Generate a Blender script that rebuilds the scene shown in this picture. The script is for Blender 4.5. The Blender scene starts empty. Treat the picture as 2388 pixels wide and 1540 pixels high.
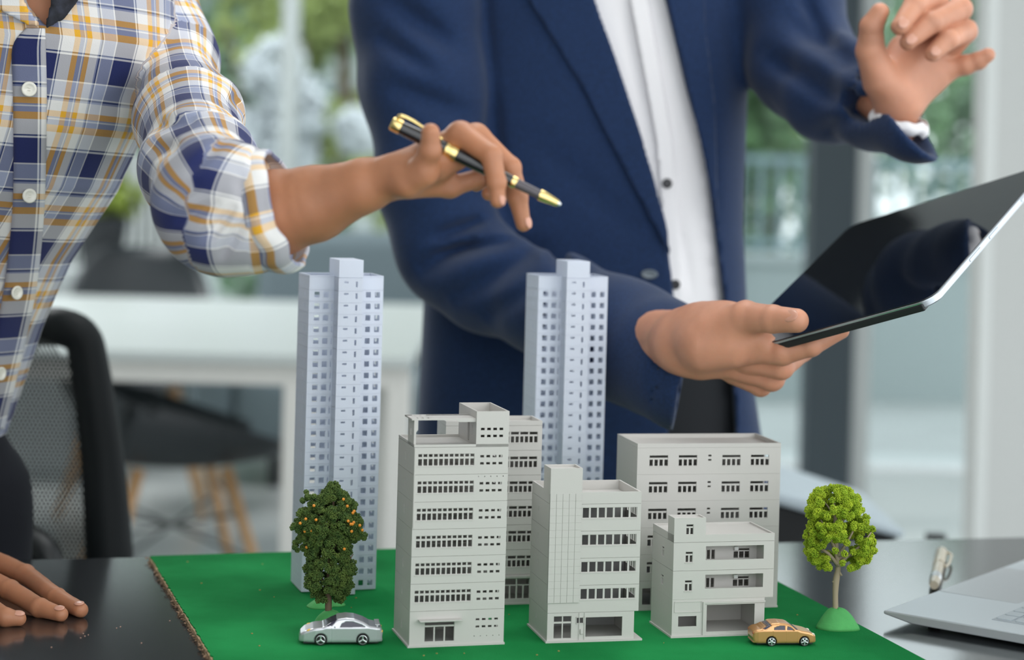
import bpy, bmesh, math, random
import numpy as np
from mathutils import Vector, Matrix, noise
random.seed(7); np.random.seed(7)
PI = math.pi
sc = bpy.context.scene
COL = sc.collection

# ------------------------------------------------------------------ camera
F, ROLL, SH = 4504.6, math.radians(1.52), -359.4       # focal length and offset of the optical centre in photo pixels
CAMZ, TZ = 1.17, 0.75                                  # lens height, plane on which the models stand
cam = bpy.data.cameras.new('camera'); co = bpy.data.objects.new('camera', cam); COL.objects.link(co); sc.camera = co
cam.sensor_width = 36; cam.lens = F / 2388 * 36; cam.shift_y = SH / 2388; cam.clip_start = .05; cam.clip_end = 200
cr, sr = math.cos(ROLL), math.sin(ROLL)
co.matrix_world = Matrix(((cr, -sr, 0, 0), (0, 0, -1, 0), (sr, cr, 0, CAMZ), (0, 0, 0, 1)))
cam.dof.use_dof = True; cam.dof.focus_distance = 1.80; cam.dof.aperture_fstop = 3.3

# ------------------------------------------------------------------ world and light
wd = bpy.data.worlds.new('overcast'); sc.world = wd; wd.use_nodes = True
wn = wd.node_tree.nodes; wl = wd.node_tree.links; wn.clear()
wo = wn.new('ShaderNodeOutputWorld'); bg = wn.new('ShaderNodeBackground'); tc = wn.new('ShaderNodeTexCoord')
sx = wn.new('ShaderNodeSeparateXYZ'); rp = wn.new('ShaderNodeValToRGB')
wl.new(tc.outputs['Generated'], sx.inputs[0]); wl.new(sx.outputs[2], rp.inputs[0]); wl.new(rp.outputs[0], bg.inputs[0]); wl.new(bg.outputs[0], wo.inputs[0])
rp.color_ramp.elements[0].position = 0.0; rp.color_ramp.elements[0].color = (.60, .63, .64, 1)
rp.color_ramp.elements[1].position = .7; rp.color_ramp.elements[1].color = (.90, .95, 1, 1)
bg.inputs[1].default_value = 2.8
def area(name, loc, target, size, power, color):
    l = bpy.data.lights.new(name, 'AREA'); l.shape = 'RECTANGLE'; l.size, l.size_y = size; l.energy = power; l.color = color
    o = bpy.data.objects.new(name, l); COL.objects.link(o); o.location = loc
    o.rotation_euler = (Vector(target) - Vector(loc)).to_track_quat('-Z', 'Y').to_euler(); return o
area('window_daylight', (2.6, .3, 2.3), (0, 1.95, .95), (2.2, 1.8), 20, (1, .985, .96))
area('overhead_fill', (.2, 2.6, 3.2), (0, 2.1, .8), (1.6, 1.6), 30, (.97, .99, 1))  # fill added above the table for the roof tops, fixture unseen
area('overhead_fill', (-2.2, 6.3, 3.5), (-1.1, 6.3, 0), (2.2, 2.4), 210, (.97, 1, 1))  # fill added to brighten the desk and floor, no known fixture
sc.view_settings.view_transform = 'Standard'; sc.view_settings.look = 'None'; sc.view_settings.gamma = 1
sc.view_settings.exposure = 0.0; sc.view_settings.use_curve_mapping = False

# ------------------------------------------------------------------ pixel of the photo -> point in the room
def ray(x, y):
    a = (x - 1194) / F; b = -(y - 770 - SH) / F
    return np.array([a * cr - b * sr, 1.0, a * sr + b * cr])
def W(x, y, Y):
    r = ray(x, y); return np.array([r[0] * Y, Y, CAMZ + r[2] * Y])
def G(x, y, z=TZ):
    r = ray(x, y); t = (z - CAMZ) / r[2]; return np.array([r[0] * t, t, z])

# ------------------------------------------------------------------ materials
MATS = {}
def mat(name, col, rough=.5, metal=0, bump=0, bscale=200, var=0, vscale=20, sss=0, sssr=(.01, .004, .002), spec=.5, coat=0, trans=None, col2=None, sheen=0):
    if name in MATS: return MATS[name]
    m = bpy.data.materials.new(name); m.use_nodes = True; MATS[name] = m
    N = m.node_tree.nodes; L = m.node_tree.links; b = N['Principled BSDF']
    b.inputs['Base Color'].default_value = (*col, 1); b.inputs['Roughness'].default_value = rough; b.inputs['Metallic'].default_value = metal
    b.inputs['Specular IOR Level'].default_value = spec; b.inputs['Coat Weight'].default_value = coat
    if sheen: b.inputs['Sheen Weight'].default_value = sheen
    if sss:
        b.inputs['Subsurface Weight'].default_value = sss; b.inputs['Subsurface Radius'].default_value = (1, .4, .2); b.inputs['Subsurface Scale'].default_value = .006
    t = N.new('ShaderNodeTexCoord')
    if var or col2:
        n = N.new('ShaderNodeTexNoise'); n.inputs['Scale'].default_value = vscale; n.inputs['Detail'].default_value = 4; L.new(t.outputs['Object'], n.inputs[0])
        r = N.new('ShaderNodeValToRGB'); r.color_ramp.elements[0].position = .35; r.color_ramp.elements[1].position = .65
        c2 = col2 or tuple(min(1, c * (1 + var)) for c in col); c1 = col if col2 else tuple(c * (1 - var) for c in col)
        r.color_ramp.elements[0].color = (*c1, 1); r.color_ramp.elements[1].color = (*c2, 1)
        L.new(n.outputs[0], r.inputs[0]); L.new(r.outputs[0], b.inputs['Base Color'])
    if bump:
        n = N.new('ShaderNodeTexNoise'); n.inputs['Scale'].default_value = bscale; n.inputs['Detail'].default_value = 3; L.new(t.outputs['Object'], n.inputs[0])
        bp = N.new('ShaderNodeBump'); bp.inputs['Strength'].default_value = bump; bp.inputs['Distance'].default_value = .001; L.new(n.outputs[0], bp.inputs['Height']); L.new(bp.outputs[0], b.inputs['Normal'])
    if trans:
        tr = N.new('ShaderNodeBsdfTranslucent'); tr.inputs[0].default_value = (*col, 1); mx = N.new('ShaderNodeMixShader'); mx.inputs[0].default_value = trans
        out = [q for q in N if q.type == 'OUTPUT_MATERIAL'][0]
        L.new(b.outputs[0], mx.inputs[1]); L.new(tr.outputs[0], mx.inputs[2]); L.new(mx.outputs[0], out.inputs[0])
    return m
def glass_mat(name='window_glass', tint=(.93, .97, .97)):
    m = bpy.data.materials.new(name); m.use_nodes = True; N = m.node_tree.nodes; L = m.node_tree.links; N.clear()
    o = N.new('ShaderNodeOutputMaterial'); a = N.new('ShaderNodeBsdfTransparent'); g = N.new('ShaderNodeBsdfGlossy'); g.inputs['Roughness'].default_value = .02
    a.inputs[0].default_value = (*tint, 1); f = N.new('ShaderNodeFresnel'); f.inputs[0].default_value = 1.45; x = N.new('ShaderNodeMixShader')
    L.new(f.outputs[0], x.inputs[0]); L.new(a.outputs[0], x.inputs[1]); L.new(g.outputs[0], x.inputs[2]); L.new(x.outputs[0], o.inputs[0]); return m
M_GLASS = glass_mat()
M_WARM = mat('warm_grey_plastic', (.55, .53, .50), .5, bump=.05, bscale=900)
M_COOL = mat('bluish_white_plastic', (.83, .87, .96), .45, trans=.3)
M_SKIN_A = mat('tanned_skin', (.43, .185, .095), .5, sss=.25, bump=.12, bscale=260, var=.12, vscale=22)
M_SKIN_B = mat('light_skin', (.60, .28, .175), .5, sss=.25, bump=.12, bscale=260, var=.10, vscale=22)
M_NAIL = mat('nail', (.62, .31, .22), .3, sss=.1)
M_SUIT = mat('navy_suit_wool', (.011, .029, .086), .8, bump=.35, bscale=700, var=.15, vscale=300, sheen=.15, spec=.2)
M_SHIRT = mat('lilac_white_shirt', (.88, .86, .88), .75, bump=.1, bscale=400)
M_TROUS = mat('black_trousers', (.008, .010, .014), .85)
M_BLACK = mat('black_plastic', (.012, .014, .015), .45)
M_GOLD = mat('polished_gold', (.95, .72, .30), .18, 1)
M_SILVER = mat('brushed_silver', (.72, .73, .74), .35, 1)
M_LACQ = mat('black_lacquer', (.010, .010, .012), .12, coat=.6)

# ------------------------------------------------------------------ object helpers
def link(name, me, parent=None, m=None, smooth=False):
    o = bpy.data.objects.new(name, me); COL.objects.link(o)
    if parent is not None: o.parent = parent
    if m is not None and not me.materials: me.materials.append(m)
    if smooth: me.shade_smooth()
    return o
def bmobj(name, bm, m, parent=None, smooth=False, bevel=0, seg=2, sub=0):
    me = bpy.data.meshes.new(name); bm.normal_update(); bm.to_mesh(me); bm.free()
    o = link(name, me, parent, m, smooth)
    if bevel:
        b = o.modifiers.new('bevel', 'BEVEL'); b.width = bevel; b.segments = seg; b.limit_method = 'ANGLE'; b.angle_limit = .6
        if not smooth: me.shade_smooth()
        b.harden_normals = True
    if sub:
        s = o.modifiers.new('sub', 'SUBSURF'); s.levels = sub; s.render_levels = sub
    return o
def tag(o, label=None, cat=None, group=None, kind=None):
    if label: o['label'] = label
    if cat: o['category'] = cat
    if group: o['group'] = group
    if kind: o['kind'] = kind
    return o
def thing(name, loc, label, cat, rz=0, group=None):
    o = bpy.data.objects.new(name, None); COL.objects.link(o); o.location = loc; o.rotation_euler = (0, 0, rz); o.empty_display_size = .02
    return tag(o, label, cat, group)
def box(bm, c, s, rot=None):
    M = Matrix.Translation(c)
    if rot is not None: M = M @ rot.to_4x4()
    return bmesh.ops.create_cube(bm, size=1, matrix=M @ Matrix.Diagonal((s[0], s[1], s[2], 1)))
def box2(bm, a, b): box(bm, [(a[i] + b[i]) / 2 for i in range(3)], [abs(b[i] - a[i]) for i in range(3)])
def tube(bm, pts, rad, n=10, cap=True):
    pts = [Vector(p) for p in pts]; rad = [rad] * len(pts) if not hasattr(rad, '__len__') else rad
    rings = []; up = Vector((0, 0, 1)); prev = None
    for i, p in enumerate(pts):
        t = (pts[min(i + 1, len(pts) - 1)] - pts[max(i - 1, 0)]).normalized()
        if prev is None: s = t.cross(up if abs(t.z) < .95 else Vector((1, 0, 0))).normalized()
        else: s = (prev - t * prev.dot(t)).normalized()
        prev = s; u = s.cross(t)
        rings.append([bm.verts.new(p + (s * math.cos(a) + u * math.sin(a)) * rad[i]) for a in [2 * PI * k / n for k in range(n)]])
    for a, b in zip(rings, rings[1:]):
        for k in range(n): bm.faces.new((a[k], a[(k + 1) % n], b[(k + 1) % n], b[k]))
    if cap: bm.faces.new(rings[0][::-1]); bm.faces.new(rings[-1])
def lathe(bm, prof, n=24, M=Matrix()):
    rings = [[bm.verts.new(M @ Vector((r * math.cos(2 * PI * k / n), r * math.sin(2 * PI * k / n), z))) for k in range(n)] for r, z in prof]
    for a, b in zip(rings, rings[1:]):
        for k in range(n): bm.faces.new((a[k], a[(k + 1) % n], b[(k + 1) % n], b[k]))
    bm.faces.new(rings[0][::-1]); bm.faces.new(rings[-1])
def axisM(a, b):
    a, b = Vector(a), Vector(b); return Matrix.Translation(a) @ (b - a).to_track_quat('Z', 'Y').to_matrix().to_4x4()
def prism(bm, poly, d0, d1, f=lambda x, z, y: (x, y, z)):
    A = [bm.verts.new(f(x, z, d0)) for x, z in poly]; B = [bm.verts.new(f(x, z, d1)) for x, z in poly]; n = len(poly)
    bm.faces.new(A); bm.faces.new(B[::-1])
    for i in range(n): bm.faces.new((A[i], B[i], B[(i + 1) % n], A[(i + 1) % n]))
    bmesh.ops.recalc_face_normals(bm, faces=bm.faces)

# ------------------------------------------------------------------ implicit surfaces (numpy) -> mesh by surface nets
def seg(P, a, b, ra, rb):
    a = np.asarray(a, float); b = np.asarray(b, float); ab = b - a; t = np.clip((P - a) @ ab / max(ab @ ab, 1e-12), 0, 1)
    return np.linalg.norm(P - a - t[:, None] * ab, axis=1) - (ra + t * (rb - ra))
def ell(P, c, R, r):
    q = (P - np.asarray(c)) @ np.asarray(R).T; r = np.asarray(r); k0 = np.linalg.norm(q / r, axis=1); k1 = np.linalg.norm(q / r ** 2, axis=1)
    return k0 * (k0 - 1) / np.maximum(k1, 1e-9)
def smin(a, b, k):
    h = np.maximum(k - np.abs(a - b), 0) / k; return np.minimum(a, b) - h * h * k * .25
def chain(P, pts, k=.003):
    d = None
    for (a, ra), (b, rb) in zip(pts, pts[1:]):
        e = seg(P, a, b, ra, rb); d = e if d is None else smin(d, e, k)
    return d
def nets(f, lo, hi, h, lip=1.0):
    lo = np.asarray(lo, float); hi = np.asarray(hi, float); s = 4
    nb = np.ceil((hi - lo) / (h * s)).astype(int) + 1; n = nb * s
    bc = np.stack(np.meshgrid(*[(np.arange(k) + .5) * s * h - h / 2 for k in nb], indexing='ij'), -1) + lo
    db = f(bc.reshape(-1, 3)).reshape(nb)
    near = np.abs(db) < (s * h * .9 + h) * lip
    up = lambda a: a.repeat(s, 0).repeat(s, 1).repeat(s, 2)
    D = up(db).astype(np.float64); mk = up(near)
    idx = np.argwhere(mk); D[mk] = f(idx * h + lo)
    ins = D < 0
    c = [(i, j, k) for i in (0, 1) for j in (0, 1) for k in (0, 1)]
    sub = lambda A, o: A[o[0]:A.shape[0] - 1 + o[0], o[1]:A.shape[1] - 1 + o[1], o[2]:A.shape[2] - 1 + o[2]]
    cnt = sum(sub(ins, o).astype(np.int8) for o in c)
    act = (cnt > 0) & (cnt < 8); cells = np.argwhere(act)
    vid = -np.ones(act.shape, int); vid[act] = np.arange(len(cells))
    acc = np.zeros((len(cells), 3)); w = np.zeros(len(cells))
    dv = {o: D[cells[:, 0] + o[0], cells[:, 1] + o[1], cells[:, 2] + o[2]] for o in c}
    for a in c:
        for ax in range(3):
            if a[ax]: continue
            b = list(a); b[ax] = 1; b = tuple(b); da, dd = dv[a], dv[b]; m = (da < 0) != (dd < 0)
            t = np.where(m, da / np.where(m, da - dd, 1), 0); p = np.tile(np.array(a, float), (len(cells), 1)); p[:, ax] += t
            acc += p * m[:, None]; w += m
    V = (cells + acc / w[:, None]) * h + lo; faces = []
    for ax in range(3):
        sl0 = [slice(None)] * 3; sl1 = [slice(None)] * 3; sl0[ax] = slice(0, -1); sl1[ax] = slice(1, None)
        A = ins[tuple(sl0)]; Bb = ins[tuple(sl1)]; e = np.argwhere(A != Bb); o1, o2 = [q for q in range(3) if q != ax]
        ok = (e[:, o1] > 0) & (e[:, o2] > 0) & (e[:, o1] < act.shape[o1]) & (e[:, o2] < act.shape[o2]); e = e[ok]
        def at(d1, d2):
            q = e.copy(); q[:, o1] -= d1; q[:, o2] -= d2; return vid[q[:, 0], q[:, 1], q[:, 2]]
        q = np.stack([at(1, 1), at(0, 1), at(0, 0), at(1, 0)], 1)
        fl = A[e[:, 0], e[:, 1], e[:, 2]]
        if ax == 1: fl = ~fl
        q[~fl] = q[~fl][:, ::-1]; faces.append(q)
    Fc = np.concatenate(faces); Fc = Fc[(Fc >= 0).all(1)]
    return V, Fc
def npmesh(name, parts):
    V = np.concatenate([p[0] for p in parts]); off = 0; fs = []
    for v, f in parts: fs.append(f + off); off += len(v)
    Fc = np.concatenate(fs); me = bpy.data.meshes.new(name)
    me.vertices.add(len(V)); me.vertices.foreach_set('co', V.astype(np.float32).ravel())
    me.loops.add(Fc.size); me.loops.foreach_set('vertex_index', Fc.astype(np.int32).ravel())
    me.polygons.add(len(Fc)); me.polygons.foreach_set('loop_start', np.arange(0, Fc.size, 4, dtype=np.int32))
    me.update(calc_edges=True); me.validate(); me.shade_smooth(); return me
def uvs(me, uv):
    l = me.uv_layers.new(name='UVMap'); vi = np.empty(len(me.loops), np.int32); me.loops.foreach_get('vertex_index', vi)
    l.data.foreach_set('uv', uv[vi].astype(np.float32).ravel())
def wrink(P, amp, sc_=18, seed=1, aniso=(1, 1, 1)):
    r = np.random.RandomState(seed); Q = P * np.asarray(aniso); o = np.zeros(len(P)); ph = 0
    for i in range(7):
        k = r.normal(size=3); k = k / np.linalg.norm(k) * sc_ * (1 + .35 * i); ph = np.sin(Q @ k + r.rand() * 6 + .9 * ph); o += ph / (1 + .4 * i)
    return o * amp / 3
def poly2(x, z, poly):
    """signed distance to a 2-D polygon (inside negative)"""
    p = np.asarray(poly, float); d = np.full(len(x), 1e9); s = np.zeros(len(x), bool); n = len(p)
    for i in range(n):
        a = p[i]; b = p[(i + 1) % n]; e = b - a; wx = x - a[0]; wz = z - a[1]; t = np.clip((wx * e[0] + wz * e[1]) / max(e @ e, 1e-12), 0, 1)
        d = np.minimum(d, (wx - e[0] * t) ** 2 + (wz - e[1] * t) ** 2)
        c = ((a[1] > z) != (b[1] > z)); xx = a[0] + (z - a[1]) * e[0] / (e[1] if abs(e[1]) > 1e-12 else 1e-12); s ^= c & (x < xx)
    return np.where(s, -1, 1) * np.sqrt(d)
def bounds(pts, pad):
    p = np.array([q for q in pts]); return p.min(0) - pad, p.max(0) + pad

# ================================================================== THE ROOM
def struct(name, bm, m, **k): return tag(bmobj(name, bm, m, **k), kind='structure')
M_FLOOR = mat('pale_floor', (.66, .69, .68), .25, var=.03, vscale=3)
bm = bmesh.new(); box2(bm, (-4.5, -1.5, -.1), (5.5, 8.4, 0)); struct('floor', bm, M_FLOOR)
M_WALL = mat('light_grey_wall', (.50, .51, .50), .8)
# white partition on the photo's right
x0 = W(2292, 700, 4.7)[0]
bm = bmesh.new(); box2(bm, (x0, 4.7, 0), (x0 + 1.6, 4.85, 3.2)); struct('wall_right', bm, M_WALL, bevel=.004)
bm = bmesh.new(); box2(bm, (x0 - .008, 4.69, 0), (x0 + .018, 4.7, 3.2)); struct('trim_1', bm, mat('white_trim', (.6, .62, .61), .5))
# unseen dark panel above left glazing, added to darken table reflections; far left wall
bm = bmesh.new(); box2(bm, (-4.6, -1.5, 3.6), (5.5, 8.5, 3.7)); struct('ceiling', bm, mat('white_ceiling', (.66, .67, .66), .9))
M_BLOCK = mat('reflection_block_dark', (.014, .016, .017), .8)
bm = bmesh.new(); box2(bm, (-4.5, 7.9, 2.05), (.35, 8.2, 3.6)); struct('reflection_block', bm, M_BLOCK)
bm = bmesh.new(); box2(bm, (-4.6, -1.6, 0), (-1.4, -1.5, 3.6)); struct('light_block_wall', bm, mat('grey_green_wall', (.50, .51, .49), .8))  # unseen wall added behind the camera to keep light off left faces
bm = bmesh.new(); box2(bm, (-4.6, -1.5, 0), (-4.5, 8.4, 3.6)); struct('wall_left', bm, mat('grey_green_wall', (.50, .51, .49), .8))
# glazed wall
M_FRAME = mat('slate_window_frame', (.045, .07, .085), .5)
xs = [-4.4, -3.1, -2.05, -.93, .35, .9, 2.35, 3.7, 5.3]
for i, (a, b) in enumerate(zip(xs, xs[1:])):
    r = thing('window_%d' % (i + 1), ((a + b) / 2, 8.0, 0), None, None); r['kind'] = 'structure'
    bm = bmesh.new(); w = (b - a) / 2
    for q in ((-w, -w + .035), (w - .035, w)): box2(bm, (q[0], -.03, .02), (q[1], .03, 3.3 if a > .3 else 2.05))
    bmobj('window_frame', bm, M_FRAME if i in (0, 1, 5, 6) else mat('pale_window_frame', (.5, .55, .55), .5), r)
    bm = bmesh.new(); box2(bm, (-w + .035, -.004, .02), (w - .035, .004, 3.3 if a > .3 else 2.05)); bmobj('pane', bm, M_GLASS, r)
# dark column before the glazing
pa, pb = W(1893, 700, 6.6), W(1992, 700, 6.6)
bm = bmesh.new(); box2(bm, (pa[0] - .01, 6.6, 0), (pb[0], 6.75, 3.4))
tag(bmobj('column', bm, mat('slate_column', (.045, .062, .075), .5), bevel=.006), 'slate grey square column standing before the glazed wall behind the raised hand', 'column')
bm = bmesh.new(); box2(bm, (pb[0] + .02, 6.68, 0), (pb[0] + .075, 6.74, 3.4)); struct('trim_2', bm, mat('white_trim', (.7, .7, .7)))

# ------------------------------------------------------------------ outdoors
bm = bmesh.new(); box2(bm, (-25, 8.4, -.12), (30, 45, -.02)); tag(bmobj('pavement', bm, mat('pale_paving', (.36, .38, .37), .8, var=.06, vscale=2)), kind='structure')
def clumps(name, cs, size, n, m, parent=None, seed=3, leaf=.08, squash=1.0):
    rnd = np.random.RandomState(seed); base = np.array([(1, 0, 0), (-1, 0, 0), (0, 1, 0), (0, -1, 0), (0, 0, 1), (0, 0, -1)], float)
    tri = np.array([(0, 2, 4), (2, 1, 4), (1, 3, 4), (3, 0, 4), (2, 0, 5), (1, 2, 5), (3, 1, 5), (0, 3, 5)])
    cs = np.asarray(cs, float); pts = []
    for c, s in zip(cs, size):
        d = rnd.normal(size=(n, 3)); d /= np.linalg.norm(d, axis=1)[:, None]; pts.append(c + d * (s * rnd.uniform(.55, 1, (n, 1)))* np.array([1, 1, squash]))
    pts = np.concatenate(pts); k = len(pts); ax = rnd.uniform(.5, 1.2, (k, 1, 3)) * leaf
    Q, _ = np.linalg.qr(rnd.normal(size=(k, 3, 3))); V = (base[None] * ax) @ Q + pts[:, None]
    Fc = (tri[None] + (np.arange(k) * 6)[:, None, None]).reshape(-1, 3)
    me = bpy.data.meshes.new(name); V = V.reshape(-1, 3)
    me.vertices.add(len(V)); me.vertices.foreach_set('co', V.astype(np.float32).ravel()); me.loops.add(Fc.size); me.loops.foreach_set('vertex_index', Fc.astype(np.int32).ravel())
    me.polygons.add(len(Fc)); me.polygons.foreach_set('loop_start', np.arange(0, Fc.size, 3, dtype=np.int32)); me.update(calc_edges=True)
    o = link(name, me, parent, m); o['kind'] = 'stuff' if parent is not None else 'stuff'; return o
def garden_tree(x, y, h, r, label, m, seed, n=26):
    t = thing('garden_tree', (x, y, -.02), label, 'tree', group='trees outside the glazed wall')
    bm = bmesh.new(); tube(bm, [(0, 0, 0), (.03, 0, h * .4), (0, .02, h * .8)], [.09, .07, .03], 8); bmobj('trunk', bm, mat('bark', (.16, .12, .08), .9), t)
    rnd = np.random.RandomState(seed); cs = rnd.normal(size=(n, 3)) * np.array([r * .45, r * .35, h * .2]) + np.array([0, 0, h * .66])
    clumps('foliage', cs, rnd.uniform(.25, .5, n) * r, 90, m, t, seed, leaf=.07); return t
M_L1 = mat('leaf_mid_green', (.15, .27, .12), .7, var=.35, vscale=1.5); M_L2 = mat('leaf_dull_green', (.19, .29, .18), .7, var=.3, vscale=1.5); M_L3 = mat('leaf_yellow_green', (.30, .36, .10), .7, var=.3, vscale=2)
garden_tree(4.5, 17.5, 3.3, 1.3, 'broad dull green garden tree behind the railing, beside the white partition', M_L2, 1)
garden_tree(2.1, 16, 3.2, 1.2, 'mid green garden tree behind the railing, just behind the slate column', M_L1, 2)
garden_tree(2.5, 21, 3.6, 1.2, 'yellow green garden tree seen in the gap beside the suit sleeve', M_L3, 3)
garden_tree(-1.25, 14, 3.3, .75, 'yellow green garden tree standing between the two men', M_L3, 4)
garden_tree(-3.1, 18, 3.5, 1.2, 'dull green garden tree behind the checked sleeve', M_L2, 5)
# railing on the right
A, B_ = np.array([1.05, 10.6]), np.array([4.9, 10.9])
t = thing('low_wall', (A[0], A[1], -.02), 'low white garden wall under the pale blue railing outside', 'wall', math.atan2(B_[1] - A[1], B_[0] - A[0])); bm = bmesh.new(); box2(bm, (-.05, -.08, 0), (3.95, .1, .76)); bmobj('wall', bm, mat('white_garden_wall', (.47, .52, .52), .8), t)
bm = bmesh.new(); box2(bm, (-.06, -.1, .76), (3.96, .12, .80)); bmobj('coping', bm, mat('white_coping', (.56, .60, .60), .7), t)
t = thing('railing', (A[0], A[1], .78), 'pale blue metal railing along the garden outside', 'railing', math.atan2(B_[1] - A[1], B_[0] - A[0])); LL = float(np.linalg.norm(B_ - A))
M_RAIL = mat('pale_blue_rail', (.30, .40, .44), .5)
bm = bmesh.new(); box2(bm, (0, -.02, .50), (LL, .02, .54)); bmobj('top_rail', bm, M_RAIL, t)
bm = bmesh.new(); box2(bm, (0, -.02, .04), (LL, .02, .07)); bmobj('bottom_rail', bm, M_RAIL, t)
bar = None
for i in range(37):
    if bar is None:
        bm = bmesh.new(); box2(bm, (-.014, -.014, 0), (.014, .014, .50)); bar = bmobj('baluster', bm, M_RAIL, t); q = bar
    else: q = bar.copy(); COL.objects.link(q)
    q.location = (LL * i / 36, 0, 0)
# parked cars outside
def ext_car(name, loc, rz, label, col, L=4.2):
    t = thing(name, loc, label, 'car', rz); s = L / 4.2
    body = [(-2.1, .3), (-2.1, .75), (-1.75, .92), (-1.15, .98), (-.65, 1.38), (.75, 1.42), (1.35, 1.0), (2.0, .88), (2.1, .6), (2.08, .3)]
    bm = bmesh.new(); prism(bm, [(x * s, z * s) for x, z in body], -.82, .82); bmobj('body', bm, mat('car_' + name + label[:5], col, .25, coat=.5), t, bevel=.09, seg=4)
    g = [(-1.0, .98), (-.6, 1.32), (.68, 1.35), (1.15, 1.0)]
    bm = bmesh.new(); prism(bm, [(x * s, z * s) for x, z in g], -.83, .83); bmobj('side_window', bm, mat('car_glass', (.25, .32, .34), .1), t)
    for x in (-1.3, 1.3):
        for y in (-.78, .78):
            bm = bmesh.new(); lathe(bm, [(.2, -.1), (.32, -.1), (.32, .1), (.2, .1)], 20, Matrix.Translation((x * s, y, .32)) @ Matrix.Rotation(PI / 2, 4, 'X')); bmobj('wheel', bm, M_BLACK, t)
ext_car('parked_car', (4.3, 13.2, -.02), .1, 'white car parked behind the pale blue railing outside', (.50, .53, .53))
# low house far away
t = thing('house', (-2.6, 24, 0), 'grey rendered house with a reddish brick band far outside', 'building')
bm = bmesh.new(); box2(bm, (-5, 0, 0), (4.6, 4, 5)); bmobj('wall', bm, mat('grey_render', (.42, .45, .44), .9), t)
bm = bmesh.new(); box2(bm, (1.1, -.05, 2.6), (2.2, 0, 3.0)); bmobj('brick_band', bm, mat('dull_brick', (.36, .22, .17), .9), t)
bm = bmesh.new(); box2(bm, (.2, -.3, 1.9), (3.4, 0, 2.2)); bmobj('awning', bm, mat('slate_awning', (.14, .19, .19), .8), t)
for i in range(4):
    bm = bmesh.new(); box2(bm, (-4.4 + 1.3 * i, -.03, 1.1), (-3.7 + 1.3 * i, 0, 2.3)); bmobj('window', bm, mat('dark_pane', (.16, .2, .21), .2), t)
# shrub with white blossom
t = thing('flowering_shrub', (-1.3, 11.0, 0), 'tall shrub with big white blossoms outside the glass between the two men', 'shrub')
bm = bmesh.new()
for q in ((-.35, .0, 2.0), (.1, 0, 1.9), (.42, 0, 1.6), (-.15, .1, 1.3)): tube(bm, [(0, 0, 0), (q[0] * .4, q[1], q[2] * .5), q], [.03, .025, .012], 6)
bmobj('stem', bm, mat('bark', (.16, .12, .08)), t)
clumps('blossom', [(-.05, 0, 1.72), (.05, 0, 1.5), (-.2, 0, 1.35), (.0, 0, 1.2), (-.35, 0, 1.15), (.42, 0, 1.4)], [.2, .2, .17, .2, .12, .13], 160, mat('white_petals', (.80, .82, .84), .7), t, 8, .05)
clumps('foliage', [(-.2, .1, .9), (.15, .1, .8), (-.32, .1, 1.55), (.3, .1, 1.05), (0, .15, .45)], [.25, .25, .12, .18, .3], 90, M_L2, t, 9, .05)

# ------------------------------------------------------------------ blurred furniture
def potted(loc, label, h=.32):
    t = thing('potted_plant', loc, label, 'plant')
    bm = bmesh.new(); lathe(bm, [(.07, 0), (.10, .2), (.105, .2), (.09, .19)], 20); bmobj('pot', bm, mat('dark_pot', (.03, .035, .04), .6), t)
    clumps('foliage', [(0, 0, .27), (-.07, 0, .24), (.08, 0, .26), (.02, 0, .34)], [.1, .08, .08, .07], 110, mat('olive_leaves', (.24, .32, .05), .6, var=.3), t, 4, .018); return t
# long white bench desk
M_DESK = mat('white_desk_laminate', (.50, .54, .535), .35)
dz = .74; nl = G(-250, 834, dz); nr = W(965, 826, nl[1]); fy = 6.35
t = thing('bench_desk', (0, 0, 0), 'long white bench desk behind the mesh office chair', 'desk')
xr_ = W(962, 826, 4.5)[0]
bm = bmesh.new(); box2(bm, (-2.6, 4.5, .715), (xr_, fy, .74)); bmobj('desktop', bm, M_DESK, t, bevel=.004)
bm = bmesh.new(); box2(bm, (-2.6, 4.53, .665), (xr_ - .01, 4.56, .715)); bmobj('apron', bm, mat('cream_metal', (.66, .65, .62), .5), t)
for q in (4.53, fy - .08):
    bm = bmesh.new(); xl = W(655, 1000, 4.5)[0]; box2(bm, (xl, q, 0), (xl + .09, q + .05, .70)); box2(bm, (xr_ - .06, q, 0), (xr_ - .005, q + .05, .70)); bmobj('leg', bm, mat('cream_metal', (.6, .6, .58)), t, bevel=.003)
bm = bmesh.new(); box2(bm, (xl + .09, 4.62, .05), (xr_ - .06, 4.65, .66)); bmobj('side_panel', bm, mat('off_white_panel', (.66, .66, .63), .6), t)
# low white cabinet with glass-ribbed front at the back
t = thing('screen_divider', (-1.78, 7.6, 0), 'pale ribbed room divider behind the dark shell chair', 'divider')
for i in range(26):
    bm = bmesh.new(); box2(bm, (-.42 + i * .036, 0, 0), (-.398 + i * .036, .04, 1.22)); bmobj('slat', bm, mat('pale_slat', (.52, .56, .56), .6), t)
bm = bmesh.new(); box2(bm, (-.44, .04, 0), (.54, .06, 1.22)); bmobj('backing', bm, mat('pale_backing', (.42, .47, .47), .6), t)
t = thing('cabinet', (-1.62, 7.05, 0), 'low grey cabinet carrying a small plant behind the bench desk', 'cabinet')
bm = bmesh.new(); box2(bm, (-.9, 0, 0), (.05, .4, .78)); bmobj('body', bm, mat('grey_cabinet', (.46, .50, .51), .6), t, bevel=.004)
for q in (-.88, -.41):
    bm = bmesh.new(); box2(bm, (q, -.015, .06), (q + .45, 0, .75)); bmobj('door', bm, mat('grey_cabinet', (.34, .38, .39)), t, bevel=.003)
p = W(235, 660, 7.25); potted((p[0], 7.25, .78), 'small olive green plant in a dark pot on the grey cabinet')
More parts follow.
